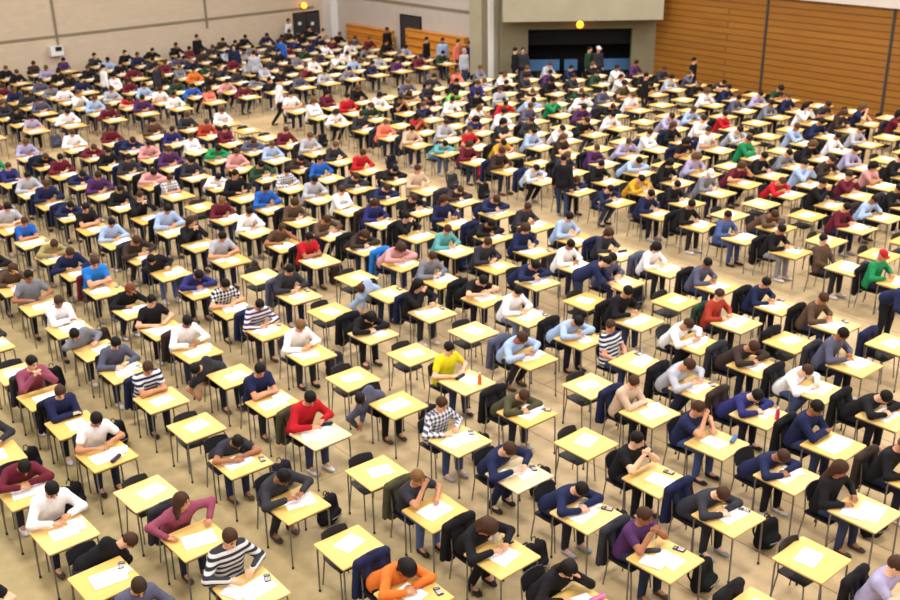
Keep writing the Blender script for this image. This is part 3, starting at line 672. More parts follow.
SPEC = {
 'Z': {8: S('black', 'reach_l', hc='brown'), 9: S('white', 'write', hc='black'), 10: S('maroon', 'low', hc='black'), 11: S('charcoal', 'upright')},
 'A': {7: S('charcoal', 'upright', hc='brown', pat='stripe'), 8: S('dusty_pink', 'spread', 'long', 'brown'), 9: E_, 10: S('white', 'write', hc='black', sleeve='short'), 11: S('navy', 'folded', hc='brown'), 12: S('dusty_pink', 'hands', hc='black'), 13: E_, 14: S('charcoal', 'write')},
 'B': {6: S('orange', 'low', 'bob', 'black'), 7: E_, 8: S('charcoal', 'low2', hc='black'), 9: S('charcoal', 'low', hc='black', sleeve='short'), 10: E_, 11: S('navy', 'folded', hc='brown', sleeve='short', pat='stripe'), 12: S('slate', 'write', hc='black'), 13: S('grey', 'slump', hc='black'), 14: S('white', 'folded', hc='brown'), 15: S('grey', 'upright', hc='black', sleeve='short'), 16: S('brown', 'temple', 'long', 'brown'), 17: S('black', 'low')},
 'C': {5: S('black', 'temple', 'long', 'black'), 6: S('black', 'low2', 'bob', 'brown'), 7: S('charcoal', 'chin', hc='light', sleeve='short', trousers=(84, 104, 150)), 8: E_, 9: S('red', 'write', hc='black'), 10: S('navy', 'folded', hc='black', sleeve='short'), 11: S('charcoal', 'reach', hc='black', sleeve='short'), 12: S('white', 'write', hc='black'), 13: S('black', 'upright', hc='black', sleeve='short'), 14: S('black', 'temple', 'long', 'red'), 15: S('bright_blue', 'folded', hc='brown', sleeve='short', scale=1.1), 16: S('navy', 'write2', hc='brown'), 17: S('khaki', 'low', hc='brown'), 18: S('blue', 'folded', hc='brown', sleeve='short'), 19: S('pale_grey', 'write', hc='black', sleeve='short'), 20: S('maroon', 'low')},
 'D': {4: E_, 5: S('purple', 'hands', hc='brown', sleeve='short'), 6: S('navy', 'low', hc='black'), 7: S('navy', 'low2', hc='brown', trousers=(36, 44, 80)), 8: S('slate', 'upright', hc='brown', pat='check', trousers=(62, 76, 118)), 9: S('slate', 'reach', hc='black'), 10: E_, 11: S('white', 'write', hc='light'), 12: S('purple', 'write', hc='black', pat='stripe'), 13: S('black', 'write', hc='black', pat='check', sleeve='short'), 14: S('royal', 'low', hc='black'), 15: S('black', 'slump', hc='black', trousers=(84, 98, 140)), 16: S('dark_brown', 'low2', hc='brown'), 17: S('light_blue', 'write', hc='black'), 18: S('black', 'spread_d', hc='black', sleeve='short'), 19: S('navy', 'low'), 20: S('navy', 'write'), 21: S('pale_grey', 'write'), 22: S('royal', 'folded'), 23: S('green', 'write')},
 'E': {3: S('lilac', 'hands', hc='brown', sleeve='short'), 4: E_, 5: S('charcoal', 'low', hc='brown'), 6: S('black', 'hands', hc='black', sleeve='short'), 7: E_, 8: S('olive', 'low', hc='brown'), 9: S('yellow', 'upright', hc='black', sleeve='short'), 10: E_, 11: S('black', 'low', 'long', 'black'), 12: E_, 13: S('charcoal', 'write', hc='black'), 14: E_, 15: S('pale_grey', 'write', hc='black', sleeve='short'), 16: S('black', 'hands', 'long', 'brown'), 17: S('light_blue', 'write', hc='black'), 18: S('black', 'hands', hc='brown'), 19: S('black', 'write'), 20: S('purple', 'write'), 21: S('navy', 'low'), 22: S('maroon', 'write'), 23: S('black', 'low'), 24: S('lilac', 'write')},
 'F': {4: S('black', 'upright', 'long', 'brown'), 5: S('navy', 'low', hc='brown'), 6: S('navy', 'chin', hc='brown', sleeve='short', trousers=(66, 80, 124)), 7: S('beige', 'folded', hc='brown'), 8: E_, 9: S('light_blue', 'low2', hc='brown'), 10: E_, 11: S('black', 'chin', 'long', 'black'), 12: S('light_blue', 'reach', hc='brown'), 13: E_, 14: S('red', 'folded', hc='black', sleeve='short'), 15: S('brown', 'temple', hc='brown', sleeve='short'), 16: S('white', 'write', hc='black'), 17: S('maroon', 'write', hc='light'), 18: E_, 19: S('grey', 'folded', hc='brown', pat='check', sleeve='short'), 20: S('pink', 'low'), 21: S('charcoal', 'write'), 22: S('black', 'write'), 23: S('maroon', 'low'), 24: S('white', 'write')},
 'G': {4: S('black', 'write'), 5: S('navy', 'folded', hc='black', scale=1.06), 6: S('royal', 'low', hc='black'), 7: S('pale_grey', 'low2', hc='brown'), 8: S('navy', 'back', hc='brown', pat='stripe', sleeve='short', trousers=(48, 58, 90)), 9: S('light_blue', 'low', hc='black'), 10: S('white', 'write', 'short', 'black', trousers=(120, 130, 165)), 11: S('black', 'low', hc='black', sleeve='short'), 12: S('grey', 'write', hc='brown'), 13: S('pink', 'low', 'bob', 'brown'), 14: S('dark_brown', 'low', 'long', 'brown'), 15: S('brown', 'low2', hc='brown'), 16: S('brown', 'write', 'curly', 'brown'), 17: S('blue', 'write', hc='black'), 18: S('black', 'upright', hc='black'), 19: S('white', 'low', hc='black'), 20: S('charcoal', 'write', 'curly', 'black'), 21: S('purple', 'write'), 22: S('pink', 'write'), 23: S('navy', 'low'), 24: S('maroon', 'write')},
 'H': {5: S('black', 'low', hc='black'), 6: S('white', 'low2', hc='brown', trousers=(70, 86, 130)), 7: S('dark_brown', 'low', hc='brown'), 8: S('white', 'low2', hc='brown'), 9: S('black', 'write', hc='black'), 10: E_, 11: S('navy', 'low', hc='black'), 12: S('charcoal', 'write', hc='brown'), 13: S('teal', 'write', hc='brown'), 14: S('black', 'chin', hc='black'), 15: S('royal', 'write', 'long', 'brown'), 16: S('white', 'folded', hc='brown'), 17: S('pale_grey', 'write', hc='black'), 18: S('grey', 'write', hc='black', pat='check'), 19: S('dark_green', 'low2', hc='black'), 20: S('pink', 'write', hc='brown'), 21: S('green', 'low'), 22: S('white', 'folded', hc='brown'), 23: S('royal', 'write'), 24: S('brown', 'write')},
 'I': {6: S('slate', 'write', hc='black'), 7: E_, 8: S('rust', 'upright', hc='brown'), 9: E_, 10: S('slate', 'write', hc='black'), 11: S('white', 'write', hc='black'), 12: S('navy', 'write', 'long', 'brown'), 13: S('black', 'low', hc='black'), 14: S('navy', 'upright', 'long', 'brown'), 15: S('black', 'low2', hc='brown'), 16: S('navy', 'low', hc='brown'), 17: S('charcoal', 'low', hc='brown'), 18: S('blue', 'upright', hc='black'), 19: S('dark_brown', 'low'), 20: S('light_blue', 'write'), 21: S('slate', 'low'), 22: S('maroon', 'folded'), 23: S('rust', 'write'), 24: S('charcoal', 'write')},
 'J': {5: E_, 6: E_, 7: S('brown', 'write', hc='brown'), 8: S('navy', 'write', hc='black'), 9: S('slate', 'write', hc='black'), 10: S('white', 'write', 'bob', 'black', trousers=(50, 50, 54)), 11: S('charcoal', 'write', 'bob', 'brown'), 12: S('light_blue', 'write', hc='black'), 13: S('charcoal', 'write', hc='brown'), 14: S('navy', 'low', hc='brown'), 15: S('dark_brown', 'low', hc='brown'), 16: S('beige', 'upright', hc='brown'), 17: S('black', 'low', hc='black'), 18: S('red', 'write', hc='brown'), 19: S('charcoal', 'write'), 20: S('pale_grey', 'write'), 21: S('maroon', 'write'), 22: E_, 23: E_, 24: S('white', 'write')},
 'K': {7: S('green', 'upright', 'cap', 'crimson'), 8: S('brown', 'back', hc='black'), 9: S('black', 'write', hc='black', trousers=(140, 140, 150)), 10: S('denim', 'upright', hc='black', trousers=(70, 84, 128)), 11: S('black', 'write', hc='black'), 12: S('navy', 'write', hc='black'), 13: S('navy', 'low2', hc='black'), 14: S('navy', 'low'), 15: S('light_blue', 'low2', hc='black', pat='check'), 16: S('dark_brown', 'write', hc='brown'), 17: S('maroon', 'write', 'bob', 'brown'), 18: S('teal', 'low', hc='black', trousers=(80, 96, 140)), 19: S('beige', 'write', hc='black'), 20: S('salmon', 'write'), 21: S('charcoal', 'write')},
 'L': {8: E_, 9: E_, 10: S('brown', 'low', hc='brown'), 11: E_, 12: S('black', 'write', hc='black'), 13: S('mustard', 'low2', hc='black'), 14: S('black', 'write')},
 'M': {8: E_, 9: S('maroon', 'write', hc='black'), 10: E_, 11: E_, 12: S('grey', 'write', 'cap', 'white')},
}
# colours seen further back: pixel of the torso and colour
HINTS = [(755,197,'red'),(775,189,'light_blue'),(692,215,'black'),(835,174,'maroon'),(847,185,'pink'),(854,166,'lilac'),(870,182,'light_blue'),(827,190,'black'),(865,210,'black'),(792,165,'grey'),(757,175,'black'),(700,157,'lilac'),(831,215,'dark_brown'),
(513,150,'mustard'),(603,163,'purple'),(544,139,'light_blue'),(549,131,'white'),(603,122,'white'),(635,142,'white'),(608,145,'lilac'),(493,121,'white'),(496,107,'red'),(524,95,'light_blue'),(543,102,'green'),(576,86,'dark_green'),(715,127,'red'),(691,129,'white'),(640,169,'light_blue'),(601,109,'black'),(517,114,'slate'),(619,86,'white'),(671,109,'lilac'),(661,134,'black'),(671,149,'black'),
(345,111,'red'),(407,123,'red'),(456,135,'red'),(333,117,'white'),(458,62,'salmon'),(454,91,'lime'),(473,77,'pale_grey'),(745,142,'green'),(820,136,'white'),(800,138,'light_blue'),(775,105,'grey'),(757,106,'lilac'),(728,112,'slate'),(700,117,'light_blue'),
(206,134,'salmon'),(225,141,'maroon'),(204,152,'white'),(188,146,'purple'),(202,108,'blue'),(191,70,'orange'),(295,112,'white'),(284,138,'white'),(303,146,'maroon'),(242,165,'pink'),(82,112,'light_blue'),(74,107,'white'),(114,82,'white'),(96,156,'white'),(23,148,'lilac'),(122,168,'maroon'),(100,138,'red'),(6,168,'dark_green'),(20,176,'royal'),(130,146,'pale_grey'),(148,150,'white'),(330,60,'white'),(345,58,'white'),(310,65,'white'),(375,60,'pale_grey')]
PAL = (['black']*12+['charcoal']*7+['navy']*6+['white']*4+['pale_grey']*2+['grey']*3+['slate']*3+['light_blue']*2+['maroon']*2+['dark_brown']*3+['brown', 'beige', 'royal', 'lilac', 'olive', 'purple', 'dark_green'])
SEATED = ['write']*5+['write2']*3+['upright']*2+['low', 'low2', 'chin', 'temple', 'folded', 'folded', 'hands']
for c in cells:
    k, n = c['k'], c['n']; sp_ = SPEC.get(k, {}).get(n)
    if sp_ is None:
        occ = .95 if k in left_order else (.42 if k not in 'KLM' and n <= 17 else .62 if k in 'LM' and n < 17 else .78)
        if n > 26: occ = .9
        sp_ = S(rng.choice(PAL), rng.choice(SEATED), rng.choice(['short']*7+['long', 'bob', 'tail', 'curly']), None, rng.choice(['long', 'long', 'short'])) if rng.random() < occ else E_
        c['auto'] = True
    c['spec'] = sp_
for hx_, hy_, colr in HINTS:
    best = min((c for c in cells if c.get('auto')), key=lambda c: (proj((c['x'], c['y']+.45, 1.0))[0]-hx_)**2+1.6*(proj((c['x'], c['y']+.45, 1.0))[1]-hy_)**2)
    if best['spec'] == E_: best['spec'] = S('black', rng.choice(SEATED))
    best['spec'] = dict(best['spec'], color=colr); best['auto'] = False
for c in cells:
    s = c['spec']
    if s != E_:
        c['mirror'] = s['pose'].endswith('_l'); s['pose'] = {'reach_l': 'reach', 'spread_d': 'folded'}.get(s['pose'], s['pose'])
        if s['hairc'] is None: s['hairc'] = rng.choice(HAIRC)
cells.sort(key=lambda c: c['d'])
near_d = cells[:300]; occ_cells = [c for c in cells if c['spec'] != E_]
near_p = occ_cells[:300]
DESKC = [(220, 180, 102), (224, 186, 112), (216, 175, 95), (226, 190, 122), (221, 182, 106)]
PALE_GLARE = {('C', 9), ('D', 7)}  # glare painted into these tabletops as a paler base colour
GN = lambda c: 'front'
for i, c in enumerate(cells):
    c['rz'] = rng.uniform(-.035, .035); c['near'] = i < 300
    c['seat_y'] = .55+rng.uniform(-.02, .03) if c['spec'] != E_ else .17+rng.uniform(-.03, .05)
    c['desk_col'] = (230, 206, 160) if (c['k'], c['n']) in PALE_GLARE else rng.choice(DESKC)
MANNER = dict(short={'black': 'black'},)
def cloth(s):
    g = {'stripe': 'striped ', 'check': 'patterned '}.get(s['pattern'], '')
    return f"{cn(s['color'])} {g}{'T-shirt' if s['sleeve'] == 'short' else 'top'}"
SHORT = dict(write='writing', write2='writing', upright='upright', low='bent low', low2='leaning low', chin='chin on hand', temple='head on hand', hands='hands raised', folded='arms folded', spread='arms spread', reach='bending down', slump='slumped', back='sitting back')
for c in near_d:
    s = c['spec']; root = obj('exam_desk', None, None, None, (c['x'], c['y'], 0), c['rz'])
    lab = "unoccupied yellow exam desk" if s == E_ else f"yellow desk of person in {cn(s['color'])}"
    if (c['k'], c['n']) in PALE_GLARE: lab = 'pale glaring '+lab.replace('yellow ', '')
    lab = f"{lab}, {c['where']}"
    if len(lab.split()) > 16: lab = lab.replace(' at edge of', ' in')
    tag(root, lab, 'desk', 'single exam desks')
    obj('tabletop', DM['tabletop'], root, c['desk_col']); obj('frame', DM['frame'], root)
    for j in range(4):
        lg = obj('leg', DM['leg%d' % j], root)
        if c is cells[0] or cells.index(c) < 70: obj('rubber_foot', DM['foot%d' % j], lg)
    root = obj('chair', None, None, None, (c['x']+rng.uniform(-.02, .02), c['y']+c['seat_y'], 0), c['rz']+rng.uniform(-.06, .06)*(1.5 if s == E_ else 1))
    tag(root, f"dark chair {'pushed under' if s == E_ else 'occupied at'} {c['where']}", 'chair', 'black exam chairs')
    obj('seat', CM['seat'], root); obj('backrest', CM['backrest'], root)
    for j in (0, 1): obj('leg', CM['fleg%d' % j], root); obj('leg', CM['rleg%d' % j], root)
    # papers
    top = DESK_H+.001
    a = rng.uniform(-.25, .25)+c['rz']; px_, py_ = rng.uniform(-.05, .08), rng.uniform(-.06, .05) if s != E_ else rng.uniform(-.02, .06)
    k2 = rng.choice([0, 1, 1, 2]) if s != E_ else rng.choice([0, 0, 2])
    o = obj('exam_paper', PM[k2], None, None, (c['x']+px_, c['y']+py_, top), a)
    tag(o, f"white exam paper lying on {c['where']}", 'paper', 'white exam papers')
    c['paper'] = (px_, py_)
for i, c in enumerate(near_d):
    s = c['spec']
    if s != E_ and i < 170 and rng.random() < .6:
        o = obj('answer_sheet', rng.choice(AM), None, None, (c['x']+rng.choice([-.17, .19]), c['y']+rng.uniform(-.02, .14), DESK_H+.008), rng.uniform(-.5, .5)); tag(o, f"loose white answer sheet on {c['where']}", 'paper', 'loose answer sheets')
    if s != E_ and i < 150 and rng.random() < .5:
        o = obj('calculator', CALC, None, None, (c['x']+rng.choice([.26, .28]), c['y']+rng.uniform(-.22, .2), DESK_H), rng.uniform(-.6, .6)); tag(o, f"small dark calculator on {c['where']}", 'calculator', 'calculators')
CASES = dict(B6=('pink', (200, 50, 120), .22, .08), D6=('blue', (60, 110, 160), .15, .14), C9=('navy', (30, 34, 70), .20, .16), E9=('dark', (40, 40, 52), .0, .18), E8=('dark', (36, 36, 42), -.10, .12), F6=('blue', (70, 110, 170), .24, -.12), B9=('black', (24, 24, 28), .22, .2), D5=('dark', (56, 56, 70), -.02, .2), C5=('pink', (200, 110, 170), .24, -.05), G12=('blue', (70, 90, 160), .1, .16), J11=('dark', (50, 46, 60), .1, .0), A10=('dark', (50, 46, 80), .05, -.22))
for kk, (nm, c3, dx, dy) in CASES.items():
    c = CELL[(kk[0], int(kk[1:]))]; o = obj('pencil_case', CASE, None, c3, (c['x']+dx, c['y']+dy, DESK_H), rng.uniform(-.8, .8)); tag(o, f"{nm} pencil case on {c['where']}", 'pencil case', 'pencil cases')
for kk, nm, c3, dx, dy in (('G6', 'pink', (210, 50, 110), .05, -.26), ('E9', 'orange', (220, 110, 50), .1, -.2), ('C6', 'clear white', (214, 216, 222), .12, .26), ('I14', 'purple', (90, 60, 110), .25, .2)):
    c = CELL[(kk[0], int(kk[1:]))]; r_ = obj('drink_bottle', None, None, None, (c['x']+dx, c['y']+dy, DESK_H), 0); tag(r_, f"{nm} drink bottle standing on {c['where']}", 'bottle')
    obj('bottle_body', BOT[0], r_, c3); obj('cap', BOT[1], r_)
for kk, nm in dict(B6='navy', F7='navy', D4='black', E3='black', F9='slate', I7='black', J7='black', J9='black', I8='dark_green', C15='maroon', G13='bright_blue', C6='black', H7='charcoal', J6='navy', A12='charcoal', G7='black', H6='black', J8='black', E11='black', A8='charcoal', I6='charcoal', D5='charcoal', H9='black', K11='black').items():
    c = CELL.get((kk[0], int(kk[1:])))
    if not c: continue
    r_ = obj('coat', None, None, None, (c['x'], c['y']+c['seat_y']+.015, 0), c['rz']); tag(r_, f"{cn(nm)} coat draped over chair at {c['where']}", 'coat', 'coats hung on chair backs')
    obj('coat_body', COAT[0], r_, COLORS[nm]); obj('collar', COAT[1], r_, COLORS[nm])
coated = {(k_[0], int(k_[1:])) for k_ in 'B6 F7 D4 E3 F9 I7 J7 J9 I8 C15 G13 C6 H7 J6 A12 G7 H6 J8 E11 A8 I6 D5 H9 K11'.split()}
def gap_x(p):
    '''the clear strip between two files of desks that lies closest to p'''
    x = p[0]; xs = sorted(v*8 for k_, v in XS.items() if k_ != 'a'); ms = [(a+b_)/2 for a, b_ in zip(xs, xs[1:])]+[xs[10]+.8]
    if abs(x-18.2) < .9: return x
    return min(ms, key=lambda m_: abs(m_-x))
BAGS = [(gap_x(at(px, py, .12)), at(px, py, .12)[1]) for px, py in ((6, 522), (75, 377), (10, 312), (524, 497), (735, 560), (790, 524), (597, 547), (621, 232), (392, 165), (455, 174), (472, 176), (318, 466), (410, 432), (757, 257), (850, 545), (126, 437))]
for i, c in enumerate(near_d):
    if c['spec'] == E_ or (c['k'], c['n']) in coated or i < 12: continue
    if rng.random() < .34:
        nm = rng.choice(['black']*5+['charcoal']*3+['navy']*3+['dark_brown', 'olive', 'slate'])
        r_ = obj('coat', None, None, None, (c['x'], c['y']+c['seat_y']+.015, 0), c['rz']); tag(r_, f"{cn(nm)} coat draped over chair at {c['where']}", 'coat', 'coats hung on chair backs')
        obj('coat_body', COAT[0], r_, COLORS[nm]); obj('collar', COAT[1], r_, COLORS[nm])
    if rng.random() < .24:
        sd = rng.choice([-.67, .67]); bx_, by_ = c['x']+sd, c['y']+.25
        if any((bx_-q[0])**2+(by_-q[1])**2 < .8 for q in BAGS): continue
        BAGS.append((bx_, by_)); nm = rng.choice(['black']*4+['charcoal', 'navy', 'dark_brown', 'slate'])
        r_ = obj('backpack', None, None, None, (bx_, by_, 0), rng.uniform(-.3, .3)); tag(r_, f"{cn(nm)} backpack on floor beside {c['where']}", 'bag', 'bags on the floor')
        obj('bag_body', BAG[0], r_, COLORS[nm]); obj('strap', BAG[1], r_); obj('zip', BAG[2], r_)
for px, py, c3, lb in ((6, 522, (34, 34, 40), 'black backpack on floor behind white tracksuit top at bottom left'), (75, 377, (26, 26, 30), 'black backpack on floor near dusty pink top with raised hands'), (10, 312, (30, 30, 36), 'black bag lying on open floor near left edge'), (524, 497, (28, 28, 36), 'black backpack beside desk of person in navy at paler desk'),
        (735, 560, (26, 28, 28), 'black backpack on floor beside desk of person in charcoal, bottom right'), (790, 524, (24, 24, 28), 'black backpack on floor behind unoccupied desk, bottom right'), (597, 547, (40, 34, 40), 'dark backpack on floor beside desk of person with blue case'), (621, 232, (30, 28, 30), 'black bag dropped at edge of long aisle'), (392, 165, (28, 28, 36), 'dark backpack in long aisle near red-topped person'), (455, 174, (44, 44, 62), 'slate backpack in aisle beside the red bag'), (472, 176, (190, 40, 56), 'red bag standing in the aisle'),
        (318, 466, (34, 34, 48), 'dark backpack beside the pale glaring desk of red top'), (410, 432, (30, 30, 34), 'black bag behind person in checked shirt'), (757, 257, (24, 24, 28), 'tall black bag at aisle edge beside grey jeans'), (850, 545, (26, 26, 30), 'black backpack beside black coat at bottom right'), (126, 437, (24, 24, 30), 'small dark bag between files beside white T-shirt')):
    p_ = at(px, py, .12); r_ = obj('backpack', None, None, None, (gap_x(p_), p_[1], 0), rng.uniform(-.3, .3)); tag(r_, lb, 'bag', 'bags on the floor')
    obj('bag_body', BAG[0], r_, c3); obj('strap', BAG[1], r_); obj('zip', BAG[2], r_)
for i, c in enumerate(near_p):
    s = c['spec']; lab = f"person in {cloth(s)}, {SHORT[s['pose']]}, {c['where']}".replace(' at edge of', ' in')
    o = make_person(s, (c['x'], c['y']+c['seat_y'], 0), c['rz'], lab, 'people sitting the exam', i < 220)
    if c.get('mirror'): o.scale = (-o.scale[0], o.scale[1], o.scale[2])
# people on their feet
for px, py, z, pose, colr, hair, hc, rz, lab in (
    (562, 218, 0, 'walk', 'black', 'short', 'black', 2.3, 'person in black coat walking up the long aisle'),
    (691, 94, .3, 'stand', 'black', 'short', 'black', .3, 'person in black suit standing before wooden wall'),
    (577, 318, 0, 'stoop', 'navy', 'short', 'black', .6, 'person in navy jacket standing bent over a desk'),
    (882, 342, 0, 'stoop', 'navy', 'short', 'black', -.3, 'person in navy stooping near right edge of long aisle'),
    (200, 72, 0, 'stand', 'black', 'short', 'black', .2, 'person in black standing before the pale brick wall'),
    (237, 84, 0, 'stand', 'navy', 'short', 'black', -.6, 'person in navy standing among far desks'),
    (257, 92, 0, 'stand', 'pale_grey', 'short', 'black', 2.6, 'person in pale grey standing beside navy one'),
    (283, 76, 0, 'stand', 'blue', 'short', 'brown', 2.0, 'person in blue standing among far desks'),
    (290, 52, 0, 'stand', 'white', 'short', 'brown', .4, 'person in white standing by the double doors'),
    (281, 125, 0, 'walk', 'white', 'short', 'black', 1.2, 'person in white walking where the two aisles cross'),
    (513, 84, 0, 'stand', 'black', 'short', 'black', .9, 'person in black standing beside the concrete pillar'),
    (520, 80, 0, 'stand', 'charcoal', 'tail', 'brown', -.8, 'person in charcoal standing left of the dark entrance'),
    (643, 120, 0, 'stand', 'black', 'short', 'black', .5, 'person in black standing among desks near wooden wall'),
    (583, 80, 0, 'stand', 'dark_green', 'short', 'black', .2, 'person in dark green standing before the dark entrance'),
    (592, 80, 0, 'stand', 'charcoal', 'cap', 'white', -.2, 'person in white cap standing before dark entrance'),
    (470, 78, 0, 'stand', 'navy', 'short', 'black', .2, 'person in navy standing before right bleacher'),
    (427, 76, 0, 'stand', 'black', 'short', 'black', .4, 'person in black standing before the right end of dark door'),
    (443, 77, 0, 'stand', 'light_blue', 'short', 'black', -.4, 'person in light blue standing before the right bleacher'),
    (458, 79, 0, 'stand', 'salmon', 'short', 'brown', .1, 'person in salmon pink standing before the right bleacher'),
    (464, 88, 0, 'stand', 'pale_grey', 'short', 'grey', .1, 'person in pale grey standing at end of right bleacher'),
    (388, 64, 0, 'stand', 'black', 'short', 'black', .1, 'person in black standing at end of left bleacher'),
    (160, 106, 0, 'stand', 'charcoal', 'short', 'black', .7, 'person in charcoal standing among far desks'),
    (108, 108, 0, 'stand', 'white', 'short', 'black', 1.5, 'person in white standing among far desks'),
    ):
    p_ = at(px, py, z); p_[2] = 0
    k_ = min(1, (LY-.7)/p_[1], (BX-1.4)/p_[0] if p_[1] > 33.5 else 1, (WX-.6)/p_[0]); p_ = p_*k_
    if p_[1] < 33.6 and p_[0] > 28 and (p_-G0)@gn < .7: p_ = p_+gn*(.7-(p_-G0)@gn)
    make_person(S(colr, pose, hair, hc, scale=1.0), p_, rz, lab, None, True)

# ------------------------------------------------------------------ the far rows: too many and too small to part
def low_person(pose):
    p = POSES[pose]['p']; vs, fs, rs = [], [], []; b = 0
    def take(F, reg):
        nonlocal b
        v, q = F.net(); vs.append(v); fs.append(q+b); rs.append(np.full(len(q), reg)); b += len(v)
    F = Field(p.lo, p.hi, .034); torso(F, p, .014); F.plane(p.neck+p.s*.02, p.s); arms(F, p, .014, 1.0); take(F, 0)
    F = Field(p.lo, p.hi, .036); legs_(F, p, .012); take(F, 1)
    F = Field(p.H-V3(.2, .2, .22), p.H+V3(.2, .2, .2), .024); head(F, p); take(F, 2)
    R = p.hrot; F = Field(p.H-V3(.2, .2, .22), p.H+V3(.2, .2, .2), .024)
    F.ell(p.H+R@V3(0, .016, .03), (.09, .106, .107), 0, 0, R); F.ell(p.H+R@V3(0, -.085, -.05), (.075, .08, .11), cut=True, rot=R); F.plane(p.H-R[:, 2]*.06, -R[:, 2]); take(F, 3)
    for i in (0, 1):
        F = Field(p.wr[i]-.12, p.wr[i]+.12, .02); w, d, n, sd = hand_frame(p, i); F.ell(w+d*.05, (.042, .07, .022), 0, 0, np.stack([sd, d, n], 1)); take(F, 2)
        F = Field(p.an[i]-V3(.1, .26, .09), p.an[i]+V3(.1, .1, .08), .03); F.ell(p.an[i]+V3(0, -.08, -.045), (.05, .13, .045)); take(F, 4)
    return np.concatenate(vs), np.concatenate(fs), np.concatenate(rs)
class Heap:
    def __init__(s): s.v = []; s.f = []; s.c = []; s.n = 0
    def add(s, v, f, col, loc, rz):
        c, q = math.cos(rz), math.sin(rz); v = np.asarray(v, float); w = np.stack([v[:, 0]*c-v[:, 1]*q, v[:, 0]*q+v[:, 1]*c, v[:, 2]], 1)+np.asarray(loc)
        s.v.append(w); s.f += (np.asarray(f)+s.n).tolist() if not isinstance(f, list) else [[i+s.n for i in x] for x in f]; s.c.append(col); s.n += len(v)
    def build(s, name, mat, label, cat):
        v = np.concatenate(s.v); me = bpy.data.meshes.new(name); me.from_pydata(v.tolist(), [], s.f)
        col = np.concatenate(s.c); at_ = me.attributes.new('tint', 'FLOAT_COLOR', 'FACE'); at_.data.foreach_set('color', np.concatenate([col, np.ones((len(col), 1))], 1).astype(np.float32).ravel())
        me.materials.append(mat); me.polygons.foreach_set('use_smooth', np.ones(len(me.polygons), bool)); shade_auto(me, 50)
        o = obj(name, me); tag(o, label, cat, None, 'stuff'); return o
LOW = {}
hp_ = Heap()
for c in occ_cells[300:]:
    s = c['spec']
    if s['pose'] not in LOW: LOW[s['pose']] = low_person(s['pose'])
    v, f, r = LOW[s['pose']]
    tab = np.array([lin(COLORS[s['color']]), lin(rng.choice(TROUS)), lin(rng.choice(SKINS)), lin(s['hairc']), lin(rng.choice(SHOES))])
    hp_.add(v, f, tab[r], (c['x'], c['y']+c['seat_y'], 0), c['rz'])
if hp_.v: hp_.build('seated_crowd', MAT['crowd'], 'crowd of people writing at the furthest rows of desks', 'people')
def lowset(meshes, colf):
    vs, fs, cs, b = [], [], [], 0
    for me, col in meshes:
        vs += [tuple(v.co) for v in me.vertices]; fs += [[i+b for i in p.vertices] for p in me.polygons]; cs += [lin(col)]*len(me.polygons); b = len(vs)
    return np.array(vs), fs, np.array(cs)
hd, hc_, hpp = Heap(), Heap(), Heap()
dv = lowset([(DM['tabletop'], (221, 182, 106)), (DM['frame'], (110, 108, 106))]+[(DM['leg%d' % j], (120, 118, 116)) for j in range(4)], None)
cv = lowset([(CM[k], (26, 26, 31) if k in ('seat', 'backrest') else (120, 118, 116)) for k in CM], None)
pv = [lowset([(m, (250, 250, 250))], None) for m in PM]
for c in cells[300:]:
    hd.add(dv[0], dv[1], dv[2], (c['x'], c['y'], 0), c['rz']); hc_.add(cv[0], cv[1], cv[2], (c['x'], c['y']+c['seat_y'], 0), c['rz'])
    q = rng.choice(pv); hpp.add(q[0], q[1], q[2], (c['x']+rng.uniform(-.05, .08), c['y']+rng.uniform(-.05, .05), DESK_H+.001), rng.uniform(-.3, .3))
hd.build('far_desk_mass', MAT['crowd'], 'mass of yellow exam desks in the furthest rows before the walls', 'desks')
hc_.build('far_chair_mass', MAT['crowd'], 'mass of dark chairs in the furthest rows before the walls', 'chairs')
hpp.build('far_paper_scatter', MAT['crowd'], 'scatter of white exam papers on the furthest desks', 'papers')

# ------------------------------------------------------------------ the hall
def quad_wall(name, a, b, z0, z1, th, mat, n):
    """a wall slab from a to b (plan points), thickness th away from the hall (n points into the hall)"""
    a, b, n = V3(a[0], a[1], 0), V3(b[0], b[1], 0), V3(*n); m = MB(); o = -n*th
    v = [a+V3(0, 0, z0), b+V3(0, 0, z0), b+V3(0, 0, z1), a+V3(0, 0, z1)]; v += [p+o for p in v]
    f = [(0, 1, 2, 3), (5, 4, 7, 6), (1, 5, 6, 2), (4, 0, 3, 7), (3, 2, 6, 7), (4, 5, 1, 0)]
    m.add(v, f); me = m.mesh(name, mat); o_ = obj(name, me); tag(o_, None, None, None, 'structure'); return o_
def fix_normals():
    import bmesh
    for me in bpy.data.meshes:
        if me.users and len(me.polygons) < 400:
            bm = bmesh.new(); bm.from_mesh(me); bmesh.ops.recalc_face_normals(bm, faces=bm.faces); bm.to_mesh(me); bm.free()
HZ = 13.0
b = MB(); b.box((10, 17, -.1), (56, 62, .2)); tag(obj('floor', b.mesh('floor', MAT['floor'])), kind='structure')
b = MB(); b.box((10, 17, HZ+.1), (56, 62, .2)); tag(obj('ceiling', b.mesh('ceiling', MAT['ceiling'])), kind='structure')
quad_wall('wall_left', (-14, LY), (BX, LY), 0, HZ, .3, MAT['brick'], (0, -1, 0))
quad_wall('wall_back', (BX, LY+.3), (BX, 33.4), 0, HZ, .3, MAT['panel'], (-1, 0, 0))
woodtop = at_plane(850, 4, (WX, 0, 0), V3(1, 0, 0))[2]
quad_wall('wall_right', (WX, 28.5), (WX, -12), 0, woodtop, .3, MAT['woodwall'], (-1, 0, 0))
quad_wall('wall_right_upper', (WX-.12, 28.5), (WX-.12, -12), woodtop, HZ, .42, MAT['panel'], (-1, 0, 0))
